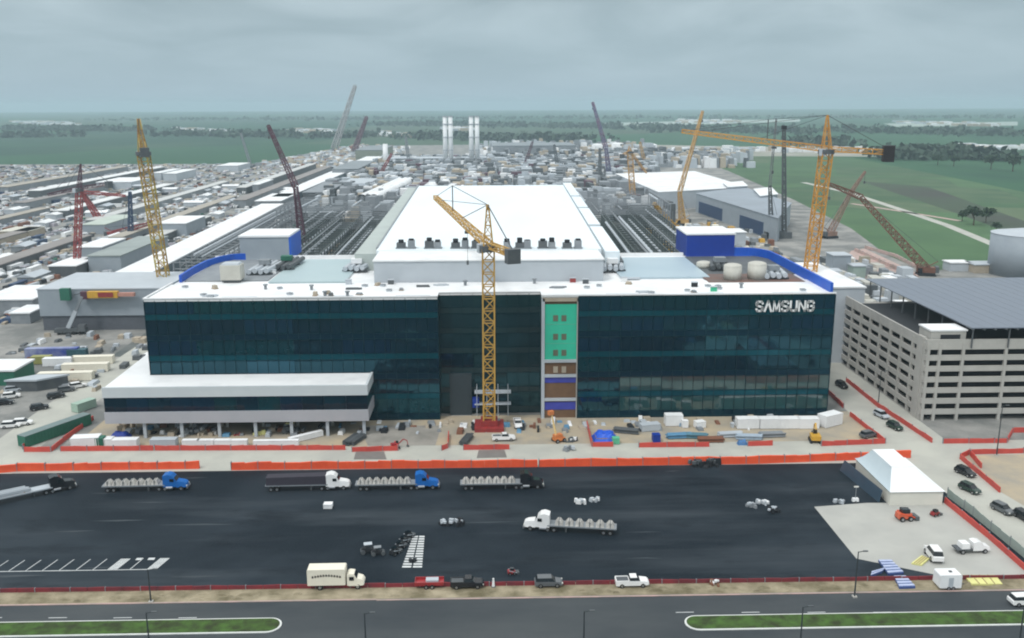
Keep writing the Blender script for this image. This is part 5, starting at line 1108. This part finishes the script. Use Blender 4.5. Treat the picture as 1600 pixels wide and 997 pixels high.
cr('thin distant crane left of the chimneys, upright',(640,262),None,(634,214),MGREY,4,0,0,10,.7)
cr('thin distant crane right of the chimneys',(820,262),None,(832,222),PURP,4,0,0,10,.7)
cr('thin grey crane before the far tanks',(872,270),None,(866,226),DGREY,4,0,0,10,.7)
cr('pale yellow crane beyond the white roofed warehouse',(1008,262),None,(1000,222),mat('dusty_yellow',(0,0,0)),4,0,0,10,.7)
cr('thin dark crane just left of the drilling mast',(1205,372),(1203,290),(1213,186),DGREY,2.6,0,30,12,.4)
cr('red crane low behind the hall near the left strip end',(590,285),None,(612,240),RED,3.5,0,0,10,.6)
cr('slim blue grey crane in the left yard beside the olive crane',(205,372),None,(203,300),NAVYM,2.6,0,0,12,.45)
# ================================================================== LEFT YARD AND PLANT CLUTTER
rr=random.Random(21)
YM=[WHITE,LGREY,CREAM,MGREY,DGREY,RUST,TAN,NAVYM,GREEN,mat('dusty_lilac',(.36,.34,.38),.8,scale=.3)]
def proto_container(m,lid): 
    o=thing('yard_container','x y z w','container',(0,0,-500)); MB().box(-6,-1.3,.1,6,1.3,2.6).build('body',m,o); MB().box(-6.1,-1.4,2.6,6.1,1.4,2.75).build('top',lid,o); return o
def proto_shed(m,lid):
    o=thing('yard_shed','x y z w','shed',(0,0,-500)); MB().box(-8,-4,0,8,4,3.2).build('wall',m,o)
    mb=MB(); mb.quad_box([(-8.4,-4.5,3.2),(8.4,-4.5,3.2),(8.4,4.5,3.2),(-8.4,4.5,3.2),(-8.4,-.05,4.6),(8.4,-.05,4.6),(8.4,.05,4.6),(-8.4,.05,4.6)]); mb.build('roof',lid,o); return o
def proto_stack(m,m2):
    o=thing('material_stack','x y z w','material stack',(0,0,-500)); r=random.Random(id(m)%97); mb=MB(); 
    for i in range(6): mb.rbox(r.uniform(-3,3),r.uniform(-1.6,1.6),0,r.uniform(2,5),r.uniform(1,2),r.uniform(.7,2.2),r.choice((0,0,1.57)))
    mb.build('stack',m,o); mb=MB()
    for i in range(3): mb.rbox(r.uniform(-3,3),r.uniform(-1,1),.6,r.uniform(1.5,3),1,r.uniform(1,2.2))
    mb.build('cover',m2,o); return o
def proto_truck(m):
    o=thing('yard_truck','x y z w','truck',(0,0,-500)); MB().rbox(-1.2,0,1,6,2.4,2.2,0,.98,.95).build('cargo_box',m,o); taper_body(MB(),[(2.1,.7,2.4,2.2,2),(3.2,.7,2.3,2.2,1.9),(3.7,.7,1.5,2.1,1.9),(4.4,.7,1.3,2,1.7)]).build('cab',m,o)
    mb=MB(); [mb.tube((x,y-.2,.5),(x,y+.2,.5),.5,n=8) for x in (-2.8,3.2) for y in (-1,1)]; mb.build('wheel_set',TYRE,o); return o
PROT=[(proto_container(WHITE,WHITE),'small white site container in the cluttered left laydown yard','white site containers',.20),(proto_container(LGREY,WHITE),'grey site container with white top in the left laydown yard','grey site containers',.12),
 (proto_container(NAVYM,NAVYM),'dark navy site container in the left laydown yard','navy site containers',.04),(proto_container(RUST,RUST),'rust brown site container in the left laydown yard','rust site containers',.05),
 (proto_shed(LGREY,WHITE),'white gable roofed small shed in the left laydown yard','small white gabled sheds',.10),(proto_shed(MGREY,LGREY),'grey gable roofed small shed in the left laydown yard','small grey gabled sheds',.07),
 (proto_stack(DGREY,WHITE),'dark material stack with white cover in the left laydown yard','dark covered material stacks',.12),(proto_stack(TAN,LGREY),'tan material stack in the left laydown yard','tan material stacks',.10),(proto_stack(MGREY,GREEN),'grey material stack with green cover in the left laydown yard','grey green material stacks',.06),
 (proto_truck(CARW),'white truck parked in the left laydown yard','white yard trucks',.10),(proto_truck(CARG),'dark truck parked in the left laydown yard','dark yard trucks',.04)]
used=[False]*len(PROT); placed=[]
AVOID=[(-190,-150,395,720),(-178,-150,740,1340),(-170,-95,330,380)]
def free(x,y,r=9):
    for a in AVOID:
        if a[0]-6<x<a[1]+6 and a[2]-6<y<a[3]+6: return False
    return all((x-p[0])**2+(y-p[1])**2>(r+p[2])**2*.7 for p in placed)
for o_ in list(COL.objects):
    if o_.parent is None and o_.name.startswith(('site_shed','plant_building','tower_crane','crawler_crane','mobile_crane')):
        placed.append((o_.location.x+10,o_.location.y+10,16))
n_=0; tries=0; row_y=None
while n_<290 and tries<9000:
    tries+=1; t=rr.random()**1.15
    y=345+t*600; xl=-.30*(y)-150; x=rr.uniform(max(-520,-.62*y),-128 if y>400 else -150)
    x=round(x/13)*13+rr.uniform(-2,2)
    if not free(x,y): continue
    q=rr.random()*sum(p[3] for p in PROT); i=0
    while q>PROT[i][3]: q-=PROT[i][3]; i+=1
    pr,lab,grp,_=PROT[i]; rz=rr.choice((math.pi/2,math.pi/2,math.pi/2,0))+rr.uniform(-.06,.06)
    px_=W/2+F*(Vector((x,y,-CH)).dot(RT))/(Vector((x,y,-CH)).dot(FW))
    zone=('at the far end of the left yard' if y>780 else 'beside the long white building' if x>-200 else 'near the left frame edge' if px_<70 else 'around the red tower crane' if px_<170 else 'behind the olive tower crane' if px_<300 else 'left of the long white building')
    lab=lab.replace('in the cluttered left laydown yard','in the left laydown yard').replace('in the left laydown yard',zone); grp=grp+' '+zone
    if used[i]: copy_tree(pr,(x,y,0),rz,lab,grp)
    else: pr.location=(x,y,0); pr.rotation_euler=(0,0,rz); tag(pr,lab,None,grp); used[i]=True
    placed.append((x,y,8)); n_+=1
# the uncountable rest of the yard: piles, pallets, small gear
def clutter(name,n,fx,mats,lab,seed,smin=1,smax=6,hmin=.6,hmax=3):
    r=random.Random(seed); mb=MB()
    for i in range(n):
        x,y=fx(r)
        if any(a[0]<x<a[1] and a[2]<y<a[3] for a in AVOID): continue
        mb.mi=r.choices(range(len(mats)),weights=[m[1] for m in mats])[0]; k=1 if y<800 else 1.4
        mb.rbox(x,y,0,r.uniform(smin,smax)*k,r.uniform(smin,smax*2)*k,r.uniform(hmin,hmax),r.uniform(-.15,.15),r.uniform(.75,1),r.uniform(.75,1))
    o=mb.build(name,[m[0] for m in mats]); o['kind']='stuff'; o['label']=lab; return o
def fx_left(r):
    t=r.random(); y=350+t**.9*980; x=r.uniform(-.63*y-60,-185 if y>400 else -172)
    x=round(x/24)*24+r.gauss(0,3.0); return x,y
clutter('laydown_materials',9500,fx_left,[(WHITE,4),(LGREY,5),(DGREY,4),(MGREY,4.5),(TAN,4.5),(RUST,1.8),(YM[9],5),(NAVYM,.6),(BLACK,2)],'pale and dark clutter of stored materials across the left laydown yard',5,.8,3.8,.4,2.2)
def fx_strip(r): y=345+r.random()*900; return r.uniform(-130-.01*(y-345),-64),y
clutter('stored_steelwork',700,fx_strip,[(MGREY,4),(DGREY,6),(LGREY,2),(WHITE,.8),(TAN,1.2),(GREEN,.4),(PURP,.6)],'grey steelwork and gear between the long white building and the hall',6,1,6,.6,4)
def fx_back(r): y=650+r.random()**.9*690; return r.uniform(-150,130+(y-650)*.15),y
clutter('process_plant_steelwork',4200,fx_back,[(MGREY,5),(LGREY,5),(DGREY,4),(WHITE,1.5),(TAN,1.5),(PURP,.8)],'dense grey steelwork of the process plant beyond the hall roof',7,2,9,2,14)
def fx_tail(r):
    u,t=r.random(),r.random(); a=(390+(565-390)*t,258-32*t); b=(560+(640-560)*t,262-32*t); return G(a[0]+(b[0]-a[0])*u,a[1]+(b[1]-a[1])*u+r.uniform(0,3))
clutter('far_laydown_materials',900,fx_tail,[(TAN,5),(LGREY,4),(WHITE,2),(MGREY,3),(RUST,1)],'pale tan rows of materials at the far end of the left yard',14,2,7,1,5)
def fx_east(r):
    t=r.random(); a=(770+380*t,250-6*t+14*t); return G(a[0]+r.uniform(-30,30),r.uniform(228,256) if a[0]<1010 else r.uniform(243,262))
clutter('far_plant_steelwork',900,fx_east,[(LGREY,4),(MGREY,5),(DGREY,3),(TAN,3),(WHITE,2)],'far grey plant equipment between the chimneys and the green field',15,3,9,2,16)
def fx_right(r): 
    while True:
        y=300+r.random()*330; x=r.uniform(100,128+ (y-300)*.16)
        return x,y
clutter('site_gear',420,fx_right,[(LGREY,4),(TAN,3),(MGREY,3),(YEL,.7),(DGREY,3),(CREAM,2),(RUST,1)],'grey and tan site gear between the pipe racks and the grey warehouse',8,1,5,.6,4)
def fx_blue(r): return r.uniform(96,200),r.uniform(345,470)
clutter('stored_vessels',260,fx_blue,[(LGREY,5),(mat('beige_tank',(.5,.5,.5)),4),(WHITE,2),(MGREY,3),(TAN,2),(DGREY,2)],'beige and grey vessels stored behind the blue roof screen',9,2,6,1.5,6)
def fx_lot(r): return r.uniform(-165,-108),r.uniform(262,334)
clutter('scattered_gear',120,fx_lot,[(LGREY,3),(TAN,3),(MGREY,3),(RUST,1.5),(DGREY,3),(WHITE,1)],'small gear scattered over the dirt between service block and left road',10,.6,2.6,.3,1.6)
def fx_foot(r): return r.uniform(-95,88),r.uniform(222.5,231.5)
clutter('loose_materials',170,fx_foot,[(LGREY,3),(WHITE,2),(TAN,3),(MGREY,3),(RUST,1),(BLACK,2),(mat('pipe_blue',(.1,.26,.42)),1)],'small loose materials along the foot of the glass office',12,.4,2.0,.2,1.1)
rl=random.Random(77); k=0
ORD=['first','second','third','fourth','fifth','sixth','seventh','eighth','ninth','tenth','eleventh','twelfth','thirteenth','fourteenth','fifteenth','sixteenth']
for x,y0,ln,wd,hh,wm_,rm_,ds in ((-204,470,190,9,5,DGREY,mat('pale_long_roof',(.55,.56,.55),.7,scale=.05),'pale'),(-228,560,260,8,4,MGREY,mat('tan_long_roof',(.38,.35,.30),.8,scale=.05),'tan'),(-252,420,150,10,4,DGREY,mat('brown_grey_roof',(.26,.24,.23),.8,scale=.05),'brown grey'),
  (-276,640,330,8,5,MGREY,mat('pale_long_roof',(0,0,0)),'pale'),(-300,480,130,9,4,TAN,mat('brown_grey_roof',(0,0,0)),'brown grey'),(-324,700,240,10,5,DGREY,mat('white_long_roof',(.74,.75,.75),.7,scale=.05),'white'),(-350,560,170,8,4,MGREY,mat('tan_long_roof',(0,0,0)),'tan'),
  (-206,760,420,10,6,MGREY,mat('brown_grey_roof',(0,0,0)),'brown grey'),(-236,880,360,9,6,DGREY,mat('pale_long_roof',(0,0,0)),'pale'),(-384,760,300,10,5,MGREY,mat('brown_grey_roof',(0,0,0)),'brown grey'),(-420,860,330,12,6,DGREY,mat('white_long_roof',(0,0,0)),'white'),(-470,900,300,12,6,MGREY,mat('tan_long_roof',(0,0,0)),'tan')):
    bldg('long_shed','%s of the long low parallel sheds from the right, with %s roof'%(ORD[[-204,-206,-228,-236,-252,-276,-300,-324,-350,-384,-420,-470].index(x)],ds),[(x-wd/2,y0),(x+wd/2,y0),(x+wd/2,y0+ln),(x-wd/2,y0+ln)],hh,wm_,rm_,group='long parallel sheds of the left laydown yard')
for a_,b_ in ((-192,400),(-216,420),(-264,400),(-312,430),(-366,520)): struct('yard_lane',MB().sheet([(a_-3,b_),(a_+3,b_),(a_+3,1330),(a_-3,1330)],.012),ROADC)
# ---------------------------------------------------------------- trees and woods
def leafy(mb,r,c,R_,n,s):
    for i in range(n):
        a=r.uniform(0,6.28); u=r.uniform(-.6,1); q=R_*r.uniform(.45,1.05)
        p=Vector(c)+Vector((math.cos(a)*math.sqrt(1-u*u*.9)*q,math.sin(a)*math.sqrt(1-u*u*.9)*q,u*q*.62))
        d=Vector((r.gauss(0,1),r.gauss(0,1),r.gauss(0,1)+.6)).normalized(); e1=d.orthogonal().normalized()*s*r.uniform(.6,1.3); e2=d.cross(e1)*r.uniform(.6,1)
        b=len(mb.v); mb.v+=[tuple(p-e1),tuple(p-e2),tuple(p+e1),tuple(p+e2)]; mb.f.append((b,b+1,b+2,b+3)); mb.m.append(0)
rt=random.Random(31)
def tree(px,py,R_,lab):
    x,y=G(px,py); R_*=.72; o=thing('broadleaf_tree',lab,'tree',(x,y,0),group='dark trees in the fields at right',world=True)
    t=MB().tube((x,y,0),(x,y,R_*.8),R_*.07,R_*.04,n=8); [t.tube((x,y,R_*.6),(x+rt.uniform(-.5,.5)*R_,y+rt.uniform(-.5,.5)*R_,R_*1.3),R_*.035,R_*.015,n=6) for _ in range(4)]; t.build('trunk',BARK,o)
    mb=MB(); [leafy(mb,rt,(x+rt.uniform(-.5,.5)*R_,y+rt.uniform(-.5,.5)*R_,R_*rt.uniform(.9,1.5)),R_*rt.uniform(.45,.7),90,R_*.11) for _ in range(7)]; mb.build('crown',LEAF,o)
for i,(px,py,R_,lab) in enumerate(((1521,352,10,'largest dark tree clump in the right field above the storage tank'),(1540,348,8,'smaller dark tree touching the right side of the largest clump'),(1503,346,6,'small dark tree touching the left side of the largest clump'),(1556,362,5,'low bush like tree right of the large clump'),
   (1465,258,12,'left of two lone far trees above the ploughed strip'),(1490,260,12,'right of two lone far trees above the ploughed strip'),(1548,265,14,'left tree of the far pair at the right frame edge'),(1582,268,16,'right tree of the far pair at the right frame edge'))): tree(px,py,R_,lab)
FARG=mat('far_wood_green',(.040,.072,.046),.9,scale=.01)
def woods(name,lines,lab,seed,R_=14):
    r=random.Random(seed); mb=MB()
    for (p,q,n,sp) in lines:
        A=Vector(G(*p)); B_=Vector(G(*q))
        for i in range(n):
            c=A.lerp(B_,r.random())+Vector((r.gauss(0,sp),r.gauss(0,sp*1.5))); rad=R_*r.uniform(.5,1.3)
            leafy(mb,r,(c.x,c.y,rad*.5),rad,9,rad*.42)
    o=mb.build(name,FARG); o['kind']='stuff'; o['label']=lab
woods('far_woods',[((0,203),(240,205),260,40),((260,212),(560,215),200,45),((600,195),(1000,200),420,90),((640,215),(900,222),220,40),((1000,202),(1240,208),260,70),((1300,205),(1600,212),260,70),((1390,250),(1470,240),120,18),((1480,243),(1560,252),120,14),((0,215),(120,214),60,20),((200,188),(800,186),260,160),((800,186),(1600,184),320,160),((1250,226),(1320,230),70,20)],'dark tree lines and woods spread over the far plain',41)
def fx_far(r):
    p,q,sx=r.choice((((275,204),(360,208),1),((455,205),(520,207),1),((595,210),(640,214),1),((960,243),(1110,236),3),((1110,236),(1390,238),3),((1060,190),(1150,191),.6),((690,203),(740,203),1),((1395,192),(1560,196),.6),((20,192),(120,194),.4),((1490,232),(1600,235),.8)))
    t=r.random(); return G(p[0]+(q[0]-p[0])*t,p[1]+(q[1]-p[1])*t+r.uniform(-2.2,2.2))
r=random.Random(51); mb=MB()
for i in range(520):
    x,y=fx_far(r); mb.mi=r.choice((0,0,1,2)); k=y/2500; mb.rbox(x,y,0,r.uniform(8,30)*k,r.uniform(8,25)*k,r.uniform(4,9),r.uniform(-.3,.3))
o=mb.build('distant_buildings',[WHITE,LGREY,TAN]); o['kind']='stuff'; o['label']='scattered pale settlements far across the plain'
struct('far_pale_field',MB().sheet(gp([(900,193),(1130,188),(1250,186),(1250,190),(1000,197)]),.0),mat('pale_blue_stubble',(.34,.40,.36),.9,scale=.002))
struct('far_pale_field',MB().sheet(gp([(1380,193),(1590,190),(1590,196),(1400,198)]),.0),mat('pale_blue_stubble',(.3,.3,.3)))
struct('far_bare_ground',MB().sheet(gp([(1010,226),(1100,228),(1390,232),(1400,245),(1130,244),(1040,240)]),.0),mat('bare_pinkish_ground',(.36,.33,.30),.9,c2=(.2,.22,.17),scale=.01,amt=1))
# site roads of the left yard
strip('yard_road',[(595,230),(480,262),(330,300),(180,345),(60,388),(-60,440)],9,.02,ROADC); strip('yard_road',[(0,488),(110,440),(250,372)],7,.02,ROADC)
# ================================================================== HAZE
hz=MB().box(-13500,-1400,-1.2,13500,13400,118).build('haze',None and [] or [])
m=bpy.data.materials.new('pale_haze'); m.use_nodes=True; t=m.node_tree; t.nodes.clear(); ou=t.nodes.new('ShaderNodeOutputMaterial'); pv=t.nodes.new('ShaderNodeVolumePrincipled')
pv.inputs['Color'].default_value=(.66,.83,.93,1); pv.inputs['Density'].default_value=.00013; pv.inputs['Anisotropy'].default_value=.2
t.links.new(pv.outputs[0],ou.inputs['Volume']); hz.data.materials.append(m); hz['kind']='stuff'; hz['label']='pale blue grey air over the whole plain'
#@@PART2
for o in WORLD_ROOTS:
    if '_w' in o: del o['_w']
